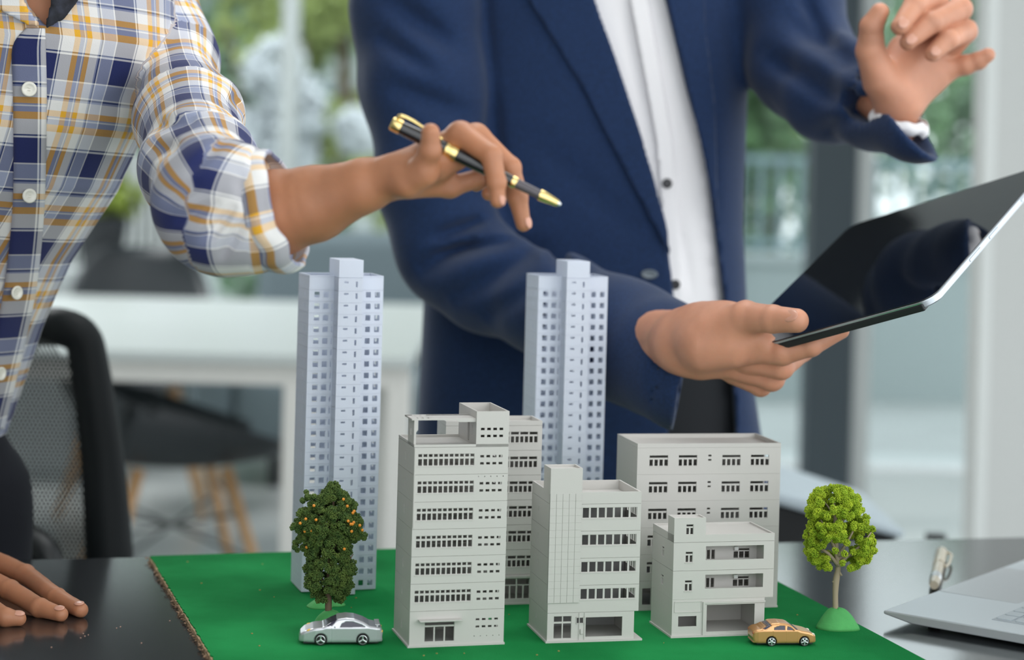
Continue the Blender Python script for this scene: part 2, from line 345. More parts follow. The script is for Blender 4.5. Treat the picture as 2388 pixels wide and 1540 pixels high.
# sofa
t = thing('sofa', (-.25, 7.42, 0), 'blue grey upholstered sofa behind the bench desk', 'sofa'); M_SOFA = mat('blue_grey_fabric', (.17, .22, .245), .9)
for nm, a, b in (('seat', (-.75, -.35, .15), (.65, .35, .42)), ('backrest', (-.75, .2, .42), (.65, .42, .93)), ('armrest', (-.92, -.35, .1), (-.75, .42, .62)), ('armrest', (.65, -.35, .1), (.82, .42, .62))):
    bm = bmesh.new(); box2(bm, a, b); bmobj(nm, bm, M_SOFA, t, bevel=.06, seg=4)
for x in (-.6, .55):
    for y in (-.28, .34): bm = bmesh.new(); lathe(bm, [(.02, 0), (.025, .16)], 12); o = bmobj('leg', bm, M_BLACK, t); o.location = (x, y, 0)
# shell chairs
M_SHELL = mat('dark_slate_shell', (.022, .028, .033), .45); M_OAK = mat('light_oak', (.62, .36, .17), .5, var=.12, vscale=40)
def shell_chair(loc, rz, label, sc_=1.0, back=.40, group=None):
    t = thing('shell_chair', loc, label, 'chair', rz, group)
    n, m_ = 22, 15; V = []
    for i in range(n):
        s = i / (n - 1)
        for j in range(m_):
            u = (j / (m_ - 1) - .5) * 2
            if s < .55: y = -.24 + s / .55 * .42; z = .43 - .02 * math.sin(s / .55 * PI); hw = .23 - .02 * (1 - s / .55) ** 2; zz = z + .05 * abs(u) ** 3 + (.20 * back / .4) * max(0, (abs(u) - .55) / .45) ** 1.5 * math.sin(min(1, s / .5) * PI / 2); x = u * (hw + .03 * max(0, s - .2))
            else: q = (s - .55) / .45; y = .18 + .09 * q + .05 * math.sin(q * PI / 2); z = .43 + .02 + back * q; hw = .24 * (1 - .25 * q ** 4); x = u * hw * math.sqrt(max(.0, 1 - .45 * q ** 6)); zz = z + (.20 * back / .4) * max(0, (abs(u) - .55) / .45) ** 1.5 * (1 - q) ** 1.5; y -= .10 * abs(u) ** 2 * (1 - .4 * q)
            V.append((x, y, zz))
    bm = bmesh.new(); vs = [bm.verts.new(v) for v in V]
    for i in range(n - 1):
        for j in range(m_ - 1): bm.faces.new((vs[i * m_ + j], vs[i * m_ + j + 1], vs[(i + 1) * m_ + j + 1], vs[(i + 1) * m_ + j]))
    o = bmobj('seat_shell', bm, M_SHELL, t, smooth=True); k = o.modifiers.new('thick', 'SOLIDIFY'); k.thickness = .012; k.offset = 0
    for sx_ in (-1, 1):
        for sy_ in (-1, 1):
            bm = bmesh.new(); tube(bm, [(sx_ * .12, sy_ * .11, .41), (sx_ * .24, sy_ * .23, 0)], [.017, .011], 10); bmobj('leg', bm, M_OAK, t, smooth=True)
    bm = bmesh.new()
    for a, b in (((-.16, -.15, .3), (.2, .19, .18)), ((.16, -.15, .3), (-.2, .19, .18)), ((-.16, .15, .3), (.2, -.19, .18)), ((.16, .15, .3), (-.2, -.19, .18)), ((-.15, -.14, .33), (.15, -.14, .33)), ((-.15, .14, .33), (.15, .14, .33))): tube(bm, [a, b], .004, 6)
    bmobj('wire_brace', bm, M_BLACK, t); return t
shell_chair((W(405, 900, 4.95)[0], 4.98, 0), PI / 2 + .35, 'dark shell chair with oak legs tucked under the white bench desk', back=.24)
shell_chair((W(330, 660, 6.7)[0], 6.66, 0), .15, 'dark shell chair behind the far edge of the white bench desk', back=.43)

# mesh-back office chair
YC = 2.62
t = thing('office_chair', (W(-100, 1000, YC)[0], YC + .25, 0), 'black mesh-back office chair beside the checked shirt', 'chair')
ox, oy = t.location.x, t.location.y
def cpt(px, py, Y): w = W(px, py, Y); return (w[0] - ox, w[1] - oy, w[2])
out = [(-520, 1310), (-470, 850), (-430, 775), (-370, 765), (60, 762), (150, 765), (192, 790), (208, 850), (238, 1060), (258, 1340)]
def smoothp(pts, n=4):
    pts = [np.array(p, float) for p in pts]; r = []
    for i in range(len(pts) - 1):
        p0, p1, p2, p3 = pts[max(i - 1, 0)], pts[i], pts[i + 1], pts[min(i + 2, len(pts) - 1)]
        for k in range(n):
            s = k / n; r.append(.5 * ((2 * p1) + (p2 - p0) * s + (2 * p0 - 5 * p1 + 4 * p2 - p3) * s * s + (3 * p1 - p0 - 3 * p2 + p3) * s ** 3))
    r.append(pts[-1]); return r
pts = smoothp([cpt(x, y, YC + (.03 if x > -430 and x < 150 else 0)) for x, y in out])
pts = [p for p in pts]
bm = bmesh.new(); rr = []
for p in pts: rr.append(.026 + .007 * min(1, max(0, (.93 - p[2]) / .3)))
tube(bm, pts, rr, 14); bmobj('back_frame', bm, mat('black_rubberised_frame', (.005, .007, .008), .6, spec=.25), t, smooth=True)
bm = bmesh.new(); zt, zb = cpt(0, 775, YC)[2], cpt(0, 1400, YC)[2]
def edge_x(z, left):
    pp = [p for p in pts if (p[0] < cpt(-200, 900, YC)[0]) == left]
    pp = sorted(pp, key=lambda q: q[2]); return float(np.interp(z, [q[2] for q in pp], [q[0] for q in pp]))
yy = YC - oy; n_ = 210; pit = .0056
for sgn in (-1, 1):
    for i in range(-160, 290):
        pr = []
        for k in range(13):
            z = zb + (zt - zb) * k / 12; x = edge_x(.95, True) - .2 + i * pit + sgn * (z - zb) * .55
            pr.append((x, z))
        run = [(x, z) for x, z in pr if edge_x(z, True) < x < edge_x(z, False)]
        if len(run) > 1:
            for (xa, za), (xb, zb2) in zip(run, run[1:]):
                v = [bm.verts.new((xa - .0014, yy + .001 * sgn, za)), bm.verts.new((xa + .0014, yy + .001 * sgn, za)), bm.verts.new((xb + .0014, yy + .001 * sgn, zb2)), bm.verts.new((xb - .0014, yy + .001 * sgn, zb2))]; bm.faces.new(v)
o = bmobj('mesh_panel', bm, mat('black_mesh_thread', (.03, .035, .035), .8), t); o['kind'] = 'stuff'
k = o.modifiers.new('t', 'SOLIDIFY'); k.thickness = .0008
bm = bmesh.new(); a = cpt(-150, 1180, YC); tube(bm, smoothp([cpt(-150, 1020, YC + .05), cpt(-140, 1300, YC + .06), cpt(-140, 1420, YC - .15)]), .03, 10); bmobj('back_support', bm, M_BLACK, t, smooth=True)
bm = bmesh.new(); tube(bm, smoothp([cpt(30, 1255, YC - .05), cpt(75, 1262, YC - .06), cpt(110, 1300, YC - .07), cpt(125, 1380, YC - .07)]), .02, 10); bmobj('lumbar_bracket', bm, M_BLACK, t, smooth=True)
bm = bmesh.new(); box2(bm, (-.25, -.55, .43), (.25, -.05, .50)); bmobj('seat', bm, mat('black_fabric', (.012, .013, .014), .9), t, bevel=.03, seg=3)
bm = bmesh.new(); tube(bm, [(0, -.3, .43), (0, -.3, .1)], .025, 12)
for i in range(5): a = 2 * PI * i / 5; tube(bm, [(0, -.3, .1), (.3 * math.cos(a), -.3 + .3 * math.sin(a), .05)], .018, 8)
bmobj('base', bm, M_BLACK, t)
for i in range(5):
    a = 2 * PI * i / 5; bm = bmesh.new(); lathe(bm, [(.01, -.01), (.027, -.01), (.027, .01), (.01, .01)], 14, Matrix.Translation((.3 * math.cos(a), -.3 + .3 * math.sin(a), .027)) @ Matrix.Rotation(PI / 2, 4, 'X')); bmobj('caster', bm, M_BLACK, t)
# black upholstered seat behind the table, right
p0 = W(1790, 1145, 3.0); p1 = W(2110, 1250, 3.0)
t = thing('lounge_chair', (p0[0] - .1, 3.0, 0), 'low black lounge chair with a sloping blue grey rim behind the light green tree', 'chair'); ox, oy = t.location.x, t.location.y
def lp(px, py, Y): w = W(px, py, Y); return (w[0] - ox, w[2])
bm = bmesh.new(); prism(bm, [lp(1500, 1160, 3), lp(1780, 1162, 3), lp(1900, 1195, 3), lp(2095, 1252, 3), lp(2095, 1330, 3), lp(1500, 1330, 3)], 0, .35); bmobj('seat', bm, mat('black_fabric', (.012, .013, .014)), t, bevel=.01, seg=3)
bm = bmesh.new(); prism(bm, [lp(1500, 1143, 3), lp(1780, 1140, 3), lp(1900, 1168, 3), lp(2110, 1238, 3), lp(2105, 1256, 3), lp(1900, 1200, 3), lp(1780, 1166, 3), lp(1500, 1166, 3)], -.01, .37); bmobj('rim', bm, mat('blue_grey_rim', (.38, .44, .48), .5), t, bevel=.006, seg=3)
for q in (.05, .42):
    for r_ in (.03, .32): bm = bmesh.new(); box2(bm, (q, r_ - .015, 0), (q + .03, r_ + .015, lp(2095, 1330, 3)[1])); bmobj('leg', bm, M_BLACK, t)

# ------------------------------------------------------------------ the table
MATZ = TZ - .0012; TOP = MATZ - .0055
ya = math.radians(15.4); ut = np.array([math.cos(ya), math.sin(ya)]); vt = np.array([math.sin(ya), -math.cos(ya)])
bl = G(40, 1306, TOP)[:2]; br = G(2388, 1253, TOP)[:2]; tdir = (br - bl) / np.linalg.norm(br - bl); tn = np.array([tdir[1], -tdir[0]])
M_TABLE = mat('black_satin_tabletop', (.016, .018, .020), .13, bump=.03, bscale=60, spec=1.0)
M_TABLE.node_tree.nodes['Principled BSDF'].inputs['IOR'].default_value = 1.75
t = thing('table', (0, 0, 0), 'large black satin meeting table carrying the model town', 'table')
bm = bmesh.new(); a = bl - tdir * .9; b = br + tdir * .6
pl = [a, b, b + tn * 1.25, a + tn * 1.25]
f0 = [bm.verts.new((q[0], q[1], TOP)) for q in pl]; f1 = [bm.verts.new((q[0], q[1], TOP - .03)) for q in pl]
bm.faces.new(f0); bm.faces.new(f1[::-1])
for i in range(4): bm.faces.new((f0[i], f1[i], f1[(i + 1) % 4], f0[(i + 1) % 4]))
bmesh.ops.recalc_face_normals(bm, faces=bm.faces); bmobj('tabletop', bm, M_TABLE, t, bevel=.002)
for q in (a + tdir * .08 + tn * .1, b - tdir * .08 + tn * .1, a + tdir * .08 + tn * 1.15, b - tdir * .08 + tn * 1.15):
    bm = bmesh.new(); box2(bm, (q[0] - .03, q[1] - .03, 0), (q[0] + .03, q[1] + .03, TOP - .03)); bmobj('leg', bm, M_BLACK, t, bevel=.003)
# dust specks on the tabletop
# green baize board
t = thing('model_base_board', (0, 0, 0), 'green felt-covered board with a torn tan cardboard edge under the model town', 'board')
PB = G(350, 1297, MATZ)[:2]; PF = G(500, 1541, MATZ)[:2]; dl = (PF - PB) / np.linalg.norm(PF - PB)
R1 = G(1815, 1357, MATZ)[:2]; R2 = G(2160, 1540, MATZ)[:2]; dr = (R2 - R1) / np.linalg.norm(R2 - R1); bu = G(920, 1280, MATZ)[:2] - PB; bu /= np.linalg.norm(bu)
AA = np.array([bu, -dr]).T; sT = np.linalg.solve(AA, R1 - PB); PBR = PB + bu * sT[0]
left = [PB + dl * s for s in np.linspace(0, .75, 160)]; rnd = random.Random(3)
nl_ = np.array([dl[1], -dl[0]]);  nl_ = nl_ if nl_[0] > 0 else -nl_
jag = [.0022 * noise.noise(Vector((i * .9, 0, 0))) + .0012 * noise.noise(Vector((i * 2.3, 4, 0))) for i in range(160)]
top = [(*(p + nl_ * j), MATZ) for p, j in zip(left, jag)]
rt = [PBR, PBR + dr * .72]
M_FELT = mat('green_felt', (.005, .16, .038), .95, bump=.6, bscale=900, col2=(.016, .26, .07), vscale=7, spec=.08)
M_KRAFT = mat('torn_cardboard', (.42, .29, .16), .9, bump=.8, bscale=500, var=.35, vscale=120)
bm = bmesh.new(); poly = [Vector(q) for q in top] + [Vector((*rt[1], MATZ)), Vector((*rt[0], MATZ))]
va = [bm.verts.new(q) for q in poly]; vb = [bm.verts.new(q - Vector((0, 0, .0012))) for q in poly]; bm.faces.new(va); bm.faces.new(vb[::-1]); n = len(va)
for i in range(n): bm.faces.new((va[i], vb[i], vb[(i + 1) % n], va[(i + 1) % n]))
bmesh.ops.recalc_face_normals(bm, faces=bm.faces); bmobj('felt_cover', bm, M_FELT, t)
bm = bmesh.new(); low = [(*(p - nl_ * (.0012 + .0016 * noise.noise(Vector((i * 1.7, 9, 1))))), MATZ - .0013) for i, p in enumerate(left)]
poly = [Vector(q) for q in low] + [Vector((*rt[1], MATZ - .0013)), Vector((*rt[0], MATZ - .0013))]
va = [bm.verts.new(q) for q in poly]; vb = [bm.verts.new(Vector((q[0], q[1], TOP))) for q in poly]; bm.faces.new(va); bm.faces.new(vb[::-1]); n = len(va)
for i in range(n): bm.faces.new((va[i], vb[i], vb[(i + 1) % n], va[(i + 1) % n]))
bmesh.ops.recalc_face_normals(bm, faces=bm.faces); bmobj('cardboard_core', bm, M_KRAFT, t)
bm = bmesh.new()
for i in range(190):
    s = rnd.uniform(0, .74); p = PB + dl * s - nl_ * rnd.uniform(.0005, .0045); z = rnd.uniform(TOP + .0005, MATZ - .001)
    box(bm, (p[0], p[1], z), (rnd.uniform(.0005, .002), rnd.uniform(.0008, .004), rnd.uniform(.0004, .001)), Matrix.Rotation(rnd.uniform(0, 3), 3, 'Z') @ Matrix.Rotation(rnd.uniform(-.5, .5), 3, 'X'))
o = bmobj('paper_shreds', bm, mat('dark_kraft_shreds', (.24, .15, .09), .95, var=.5, vscale=300), t); o['kind'] = 'stuff'

# ================================================================== THE MODEL TOWN (all sizes in millimetres)
def panel(bm, O, U, N, w, h, holes, t):
    O, U, N = Vector(O), Vector(U), Vector(N); V = Vector((0, 0, 1)); P = lambda u, v, k: bm.verts.new((O + U * u + V * v - N * k) * .001)
    holes = [(max(a, 0), max(b, 0), min(c, w), min(d, h)) for a, b, c, d in holes]
    us = sorted({0, w} | {q[0] for q in holes} | {q[2] for q in holes}); vs = sorted({0, h} | {q[1] for q in holes} | {q[3] for q in holes})
    for v0, v1 in zip(vs, vs[1:]):
        run = None
        for u0, u1 in list(zip(us, us[1:])) + [(None, None)]:
            solid = u0 is not None and not any(a <= (u0 + u1) / 2 <= c and b <= (v0 + v1) / 2 <= d for a, b, c, d in holes)
            if solid: run = (run[0], u1) if run else (u0, u1)
            elif run:
                for k in (0, t): bm.faces.new((P(run[0], v0, k), P(run[1], v0, k), P(run[1], v1, k), P(run[0], v1, k)))
                run = None
    for a, b, c, d in holes + [(0, 0, w, h)]:
        for (x0, y0), (x1, y1) in (((a, b), (c, b)), ((c, b), (c, d)), ((c, d), (a, d)), ((a, d), (a, b))):
            bm.faces.new((P(x0, y0, 0), P(x1, y1, 0), P(x1, y1, t), P(x0, y0, t)))
FR, LE, RI, BA = 'front', 'left', 'right', 'back'
def four(bm, w, d, z0, h, H, t=1.4, y0=0, x0=0):
    panel(bm, (x0, y0, z0), (1, 0, 0), (0, -1, 0), w, h, H.get(FR, []), t)
    panel(bm, (x0, y0 + d, z0), (1, 0, 0), (0, 1, 0), w, h, H.get(BA, []), t)
    sh = lambda L: [(a - t, b, c - t, e) for a, b, c, e in L]
    panel(bm, (x0, y0 + t, z0), (0, 1, 0), (-1, 0, 0), d - 2 * t, h, sh(H.get(LE, [])), t)
    panel(bm, (x0 + w, y0 + t, z0), (0, 1, 0), (1, 0, 0), d - 2 * t, h, sh(H.get(RI, [])), t)
def mbox(bm, a, b): box2(bm, [q * .001 for q in a], [q * .001 for q in b])
WINC = {}
def window(parent, m, u, v, w, h, cols, trans, off=(0, 0), bar=1.3, edge=.25, side=FR, plane=0, t=.9, rec=.5, topcols=None):
    """a window frame with real openings set in the hole at (u, v)"""
    key = (w, h, cols, trans, bar, edge, topcols, t)
    if key not in WINC:
        bm = bmesh.new(); holes = []; rows = [(edge, h - edge)] if not trans else [(edge, trans[0]), (trans[1], h - edge)]
        for ri, (b, d) in enumerate(rows):
            n = topcols if (ri == 1 and topcols) else cols; pw = (w - 2 * edge - (n - 1) * bar) / n
            for i in range(n): a = edge + i * (pw + bar); holes.append((a, b, a + pw, d))
        panel(bm, (0, 0, 0), (1, 0, 0), (0, -1, 0), w, h, holes, t)
        me = bpy.data.meshes.new('window'); bm.to_mesh(me); bm.free(); me.materials.append(m); WINC[key] = me
    o = link('window', WINC[key], parent)
    if side == FR: o.location = (u * .001, (plane + rec) * .001, v * .001)
    elif side == BA: o.location = ((u + w) * .001, (plane - rec) * .001, v * .001); o.rotation_euler = (0, 0, PI)
    elif side == LE: o.location = ((plane + rec) * .001, (u + w) * .001, v * .001); o.rotation_euler = (0, 0, -PI / 2)
    else: o.location = ((plane - rec) * .001, u * .001, v * .001); o.rotation_euler = (0, 0, PI / 2)
    return o
def place(name, X, Y, yaw, label, group='white scale model buildings'):
    return thing(name, (X * .001, Y * .001, TZ), label, 'model building', math.radians(yaw), group)
def storeys(root, zs, fn, name='storey'):
    """fn(h) fills a bmesh and returns a callback adding windows; alike storeys share the mesh"""
    cache = {}; out = []
    for z0, z1, kind in zs:
        key = (kind, round(z1 - z0, 2))
        if key not in cache:
            bm = bmesh.new(); cb = fn(bm, z1 - z0, kind); me = bpy.data.meshes.new(name); bm.to_mesh(me); bm.free(); me.materials.append(root_mat[0]); cache[key] = (me, cb)
        me, cb = cache[key]; o = link(name, me, root); o.location = (0, 0, z0 * .001)
        if cb: cb(o)
        out.append(o)
    return out
root_mat = [M_WARM]
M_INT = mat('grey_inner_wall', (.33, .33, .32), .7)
GAP = .28

# ---- building 1: eight storeys, roof pergola
r1 = place('model_building', -80.3, 1714.3, 15.27, 'tall warm grey eight-storey model with a flat pergola and open stair box on its roof')
w1, d1 = 86.8, 66.9
def fn1(bm, h, k):
    g = GAP
    H = {LE: [(33, 8.5, 34.5, 12), (33, 12.8, 34.5, 16.5), (35.2, 8.5, 36.6, 16.5)], RI: [(10, 9, 22, 17), (40, 9, 54, 17)], BA: [(8, 9, 26, 18), (34, 9, 52, 18), (62, 9, 80, 18)]}
    sm = [(60.7 + 5.72 * i, v, 64.2 + 5.72 * i, v + 2.2) for i in range(4) for v in (8.2, 14.6)]
    if k == 'ground':
        H[FR] = [(13.8, 3.3, 41, 20.6)] + [(60.5 + 5.72 * i, v, 63.9 + 5.72 * i, v + 1.8) for i in range(4) for v in (14.5, 21.0)] + [(59.1 + 5.75 * i, 6.6, 59.8 + 5.75 * i, 7.4) for i in range(5)]
        four(bm, w1, d1, 0, h - g, H); mbox(bm, (-1.5, -1.2, -1.2), (w1 + .8, d1 + .8, .5)); mbox(bm, (1.2, 1.2, h - g - .8), (w1 - 1.2, d1 - 1.2, h))
        bmq = [(-.0, 0)]
        def cb(o):
            window(o, M_WARM, 13.8, 3.3, 27.2, 17.3, 3, (13.1, 14.6), topcols=1)
            b = bmesh.new(); mbox(b, (7.6, -8, 22.6), (46.8, .2, 23.7)); b2 = bmobj('entrance_canopy', b, M_WARM, o, bevel=.0003)
        return cb
    H[FR] = [(3.8, 7.7, 55.4, 18.3)] + sm
    if k == 'dots': H[FR] += [(59.1 + 5.75 * i, 21.4, 59.9 + 5.75 * i, 22.4) for i in range(5)]
    four(bm, w1, d1, 0, h - g, H); mbox(bm, (1.2, 1.2, h - g - .8), (w1 - 1.2, d1 - 1.2, h))
    mbox(bm, (3.0, -.45, 6.9), (56.0, .1, 7.6))
    return lambda o: window(o, M_WARM, 3.8, 7.7, 51.6, 10.6, 11, (6.1, 7.9), bar=1.35)
zz = [(0, 30.9, 'ground')] + [(30.9 + 24.3 * i, 30.9 + 24.3 * (i + 1), 'dots' if i == 4 else 'up') for i in range(6)]
storeys(r1, zz, fn1)
bm = bmesh.new(); four(bm, w1, d1, 176.8, 4.2 - 2.5 + .5, {}, 1.6); mbox(bm, (1.5, 1.5, 175.2), (w1 - 1.5, d1 - 1.5, 176.4)); bmobj('parapet', bm, M_WARM, r1)
bm = bmesh.new(); four(bm, 30.3, d1, 176.7, 31.6, {FR: [(60.7 - 56.5 + 5.72 * i, v, 64.2 - 56.5 + 5.72 * i, v + 2.2) for i in range(4) for v in (8.4, 14.7)], LE: [(14, 9, 17, 17.5), (26, 2, 33, 19)]}, 1.6, x0=56.5)
mbox(bm, (58, 1.5, 196.6), (85.4, d1 - 1.5, 197.6)); bmobj('stair_box', bm, M_WARM, r1)
bm = bmesh.new(); panel(bm, (-9.5 + 8, 2, 200.2), (1, 0, 0), (0, -1, 0), .1, .1, [], .1)
bm.clear()
for a, b in ((2, 12), (13.2, 20), (21.2, 30)): pass
mbox(bm, (-2.2, 2.5, 200.4), (57, 6, 201.8)); mbox(bm, (-2.2, 6, 200.4), (3.5, 30, 201.8)); mbox(bm, (16.5, 6, 200.4), (57, 30, 201.8)); mbox(bm, (-2.2, 26, 200.4), (57, 33, 201.8))
for u in (3.5, 8.5, 13.5): mbox(bm, (u + 1.2, 6, 200.4), (u + 3.6 if u < 13 else u + 3.2, 27, 201.8))
mbox(bm, (3.5, 12, 200.4), (16.6, 27, 201.7)); bmobj('roof_slab', bm, M_WARM, r1)
bm = bmesh.new(); panel(bm, (0, 3.5, 176.8), (0, 1, 0), (-1, 0, 0), 24, 23.6, [(11, 9, 13, 15)], 1.5); bmobj('end_wall', bm, M_WARM, r1)
bm = bmesh.new(); prism(bm, [(0, 0), (1.9, 0), (1.9, 13), (3.6, 15), (3.6, 23.6), (0, 23.6)], 2.6, 4.2, lambda x, z, y: (x * .001, y * .001, (176.8 + z) * .001)); bmobj('bracket_post', bm, M_WARM, r1)
bm = bmesh.new(); prism(bm, [(38, 23.6), (57, 23.6), (57, 21.8), (41, 21.8)], 2.6, 6, lambda x, z, y: (x * .001, y * .001, (176.8 + z) * .001)); bmobj('corbel', bm, M_WARM, r1)
bm = bmesh.new(); mbox(bm, (w1 - .2, 40, 27.5), (w1 + 3.2, 60, 29)); bmobj('side_canopy', bm, M_WARM, r1)
bm = bmesh.new(); tube(bm, [(.0006, -.0006, .105), (.0006, -.0006, .176)], .0006, 8); bmobj('downpipe', bm, M_WARM, r1)

# ---- building 2: behind building 1
r2 = place('model_building', -57.8, 1881.7, 13.6, 'warm grey model block half hidden behind the pergola-roofed one')
w2, d2 = 97, 42
def fn2(bm, h, k):
    H = {LE: [(10, 9, 12, 15), (22, 9, 24, 15)], BA: [(8, 9, 30, 18), (40, 9, 62, 18)]}
    if k == 'ground':
        H[FR] = [(8, 4.3, 88, 24)]; four(bm, w2, d2, 0, h - GAP, H); mbox(bm, (-1, -.8, -1.2), (w2 + .8, d2 + .8, .5)); mbox(bm, (40, -2.2, 25.2), (w2 + .3, .2, 27.2)); mbox(bm, (1.2, 1.2, h - 1), (w2 - 1.2, d2 - 1.2, h))
        return lambda o: window(o, M_WARM, 8, 4.3, 80, 19.7, 12, (12.8, 13.9), bar=1.6, topcols=6)
    H[FR] = [(37, 7.3, 92.6, 18.2)]; four(bm, w2, d2, 0, h - GAP, H); mbox(bm, (1.2, 1.2, h - 1), (w2 - 1.2, d2 - 1.2, h)); mbox(bm, (36.5, -.4, 6.6), (93, .1, 7.2))
    return lambda o: window(o, M_WARM, 37, 7.3, 55.6, 10.9, 12, (6.3, 8.1), bar=1.5, topcols=6)
storeys(r2, [(0, 28.5, 'ground')] + [(28.5 + 24.4 * i, 28.5 + 24.4 * (i + 1), 'up') for i in range(6)], fn2)
bm = bmesh.new(); four(bm, w2, d2, 174.9, 4.3, {}, 1.8); mbox(bm, (1.5, 1.5, 173.5), (w2 - 1.5, d2 - 1.5, 175.3)); bmobj('parapet', bm, M_WARM, r2)

# ---- building 3: five storeys with tiled stair column
r3 = place('model_building', 42.6, 1745.8, 13.37, 'warm grey five-storey model with a tiled stair column rising above its ribbon windows')
w3, d3 = 85.8, 68.5
def fn3(bm, h, k):
    H = {LE: [(39.8, 12, 40.9, 16), (41.6, 12, 42.8, 16)], BA: [(10, 8, 34, 18), (46, 8, 76, 18)]}
    if k == 'ground':
        H[FR] = [(6, 2.2, 22.6, 22.5), (27.4, 15.8, 33.5, 20.7), (36, 3.2, 70.6, 20.8)]; H[RI] = []
        four(bm, 81.8, d3, 0, h - GAP, H); mbox(bm, (-1.6, -1.9, -1.2), (89.5, d3 + .6, .4)); mbox(bm, (29.5, -.7, 0), (30.2, .2, 25)); mbox(bm, (34.6, -.7, 0), (35.4, .2, 25)); mbox(bm, (1.2, 1.2, h - 1), (80.4, d3 - 1.2, h))
        mbox(bm, (26.7, -.5, 15.1), (34.2, .1, 15.7)); mbox(bm, (26.7, -.5, 20.8), (34.2, .1, 21.4)); mbox(bm, (26.7, -.5, 15.1), (27.3, .1, 21.4)); mbox(bm, (33.6, -.5, 15.1), (34.2, .1, 21.4))
        def cb(o):
            window(o, M_WARM, 6, 2.2, 16.6, 20.3, 2, (13.6, 15.2), bar=1.1)
            b = bmesh.new(); mbox(b, (30.8, -1.6, 6), (33.6, 0, 10.5)); bmobj('meter_box', b, M_WARM, o, bevel=.0004)
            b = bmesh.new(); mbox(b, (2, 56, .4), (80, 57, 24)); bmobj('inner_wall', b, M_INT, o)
        return cb
    H[FR] = [(30.4, 11.6, 82.1, 21.2)]; H[RI] = [(6, 11.6, 40, 21.2)]
    four(bm, w3, d3, 0, h - GAP, H); mbox(bm, (1.2, 1.2, h - GAP - .7), (w3 - 1.2, d3 - 1.2, h)); mbox(bm, (1.2, 1.2, 0), (w3 - 1.2, d3 - 1.2, .6)); mbox(bm, (29.5, -.4, 10.6), (83, .1, 11.4))
    def cb(o):
        window(o, M_WARM, 30.4, 11.6, 51.7, 9.6, 7, None, bar=1.75, edge=.3); window(o, M_WARM, 6, 11.6, 34, 9.6, 5, None, bar=1.75, edge=.3, side=RI, plane=w3)
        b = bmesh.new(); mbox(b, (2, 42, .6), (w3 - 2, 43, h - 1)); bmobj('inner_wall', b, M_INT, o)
    return cb
storeys(r3, [(0, 25.6, 'ground')] + [(25.6 + 24.6 * i, 25.6 + 24.6 * (i + 1), 'up') for i in range(4)] , fn3)
bm = bmesh.new(); four(bm, w3, d3, 124.0, 10.6, {}, 1.8); mbox(bm, (1.5, 1.5, 124.3), (w3 - 1.5, d3 - 1.5, 126.0)); bmobj('parapet', bm, M_WARM, r3)
bm = bmesh.new(); four(bm, 29.8, 24.5, 133.6, 23.1, {}, 1.5, x0=-.6, y0=-1.3); mbox(bm, (.4, .2, 153.2), (28, 22, 154.6)); bmobj('stair_box', bm, M_WARM, r3)
bm = bmesh.new(); mbox(bm, (-.6, -1.0, 34.8), (29.2, .5, 133.7)); bmobj('stair_column', bm, mat('joint_grey', (.16, .16, .155), .8), r3)
bm = bmesh.new(); mbox(bm, (0, -.45, 0), (5.72, 0, 6.50)); tl = bmobj('tile', bm, M_WARM, r3)
for i in range(5):
    for j in range(15):
        q = tl if i == j == 0 else tl.copy()
        if q is not tl: COL.objects.link(q)
        q.location = ((-.6 + i * 5.99) * .001, -.00098, (34.8 + j * 6.593) * .001)

# ---- building 4: wide block behind
r4 = place('model_building', 129.6, 1884.8, 12.91, 'wide warm grey model block with four window groups per floor, behind the low balcony one')
w4, d4 = 148.3, 71.5
def fn4(bm, h, k):
    H = {BA: [(15, 8, 45, 18), (95, 8, 130, 18)], RI: [(20, 9, 44, 17)]}
    us = (12.5, 42.4, 87.3, 117.1)
    if k == 'ground':
        H[FR] = [(8.5, 4, 27, 20.5), (60, 4, 80, 20.5)]; four(bm, w4, d4, 0, h - .2, H); mbox(bm, (-.6, -.6, -1.2), (w4 + .6, d4 + .6, .5)); mbox(bm, (1.2, 1.2, h - 1), (w4 - 1.2, d4 - 1.2, h))
        return lambda o: window(o, M_WARM, 8.5, 4, 18.5, 16.5, 2, None, bar=.8)
    H[FR] = [(u, 8.2, u + 18.9, 18.6) for u in us] + [(72.7, 17.2, 76, 19), (72.7, 13, 76, 14.7)]
    four(bm, w4, d4, 0, h - .12, H); mbox(bm, (1.2, 1.2, h - 1), (w4 - 1.2, d4 - 1.2, h))
    for u in us: mbox(bm, (u - .5, -.35, 7.6), (u + 19.4, .1, 8.1))
    def cb(o):
        for u in us: window(o, M_WARM, u, 8.2, 18.9, 10.4, 4, (6.2, 8.0), bar=1.7, edge=.12, topcols=1)
    return cb
storeys(r4, [(0, 27.4, 'ground')] + [(27.4 + 26.1 * i, 27.4 + 26.1 * (i + 1), 'up') for i in range(5)], fn4)
bm = bmesh.new(); four(bm, w4, d4, 157.9, 4.0, {}, 2.0); mbox(bm, (1.5, 1.5, 156), (w4 - 1.5, d4 - 1.5, 157.8)); bmobj('parapet', bm, M_WARM, r4)

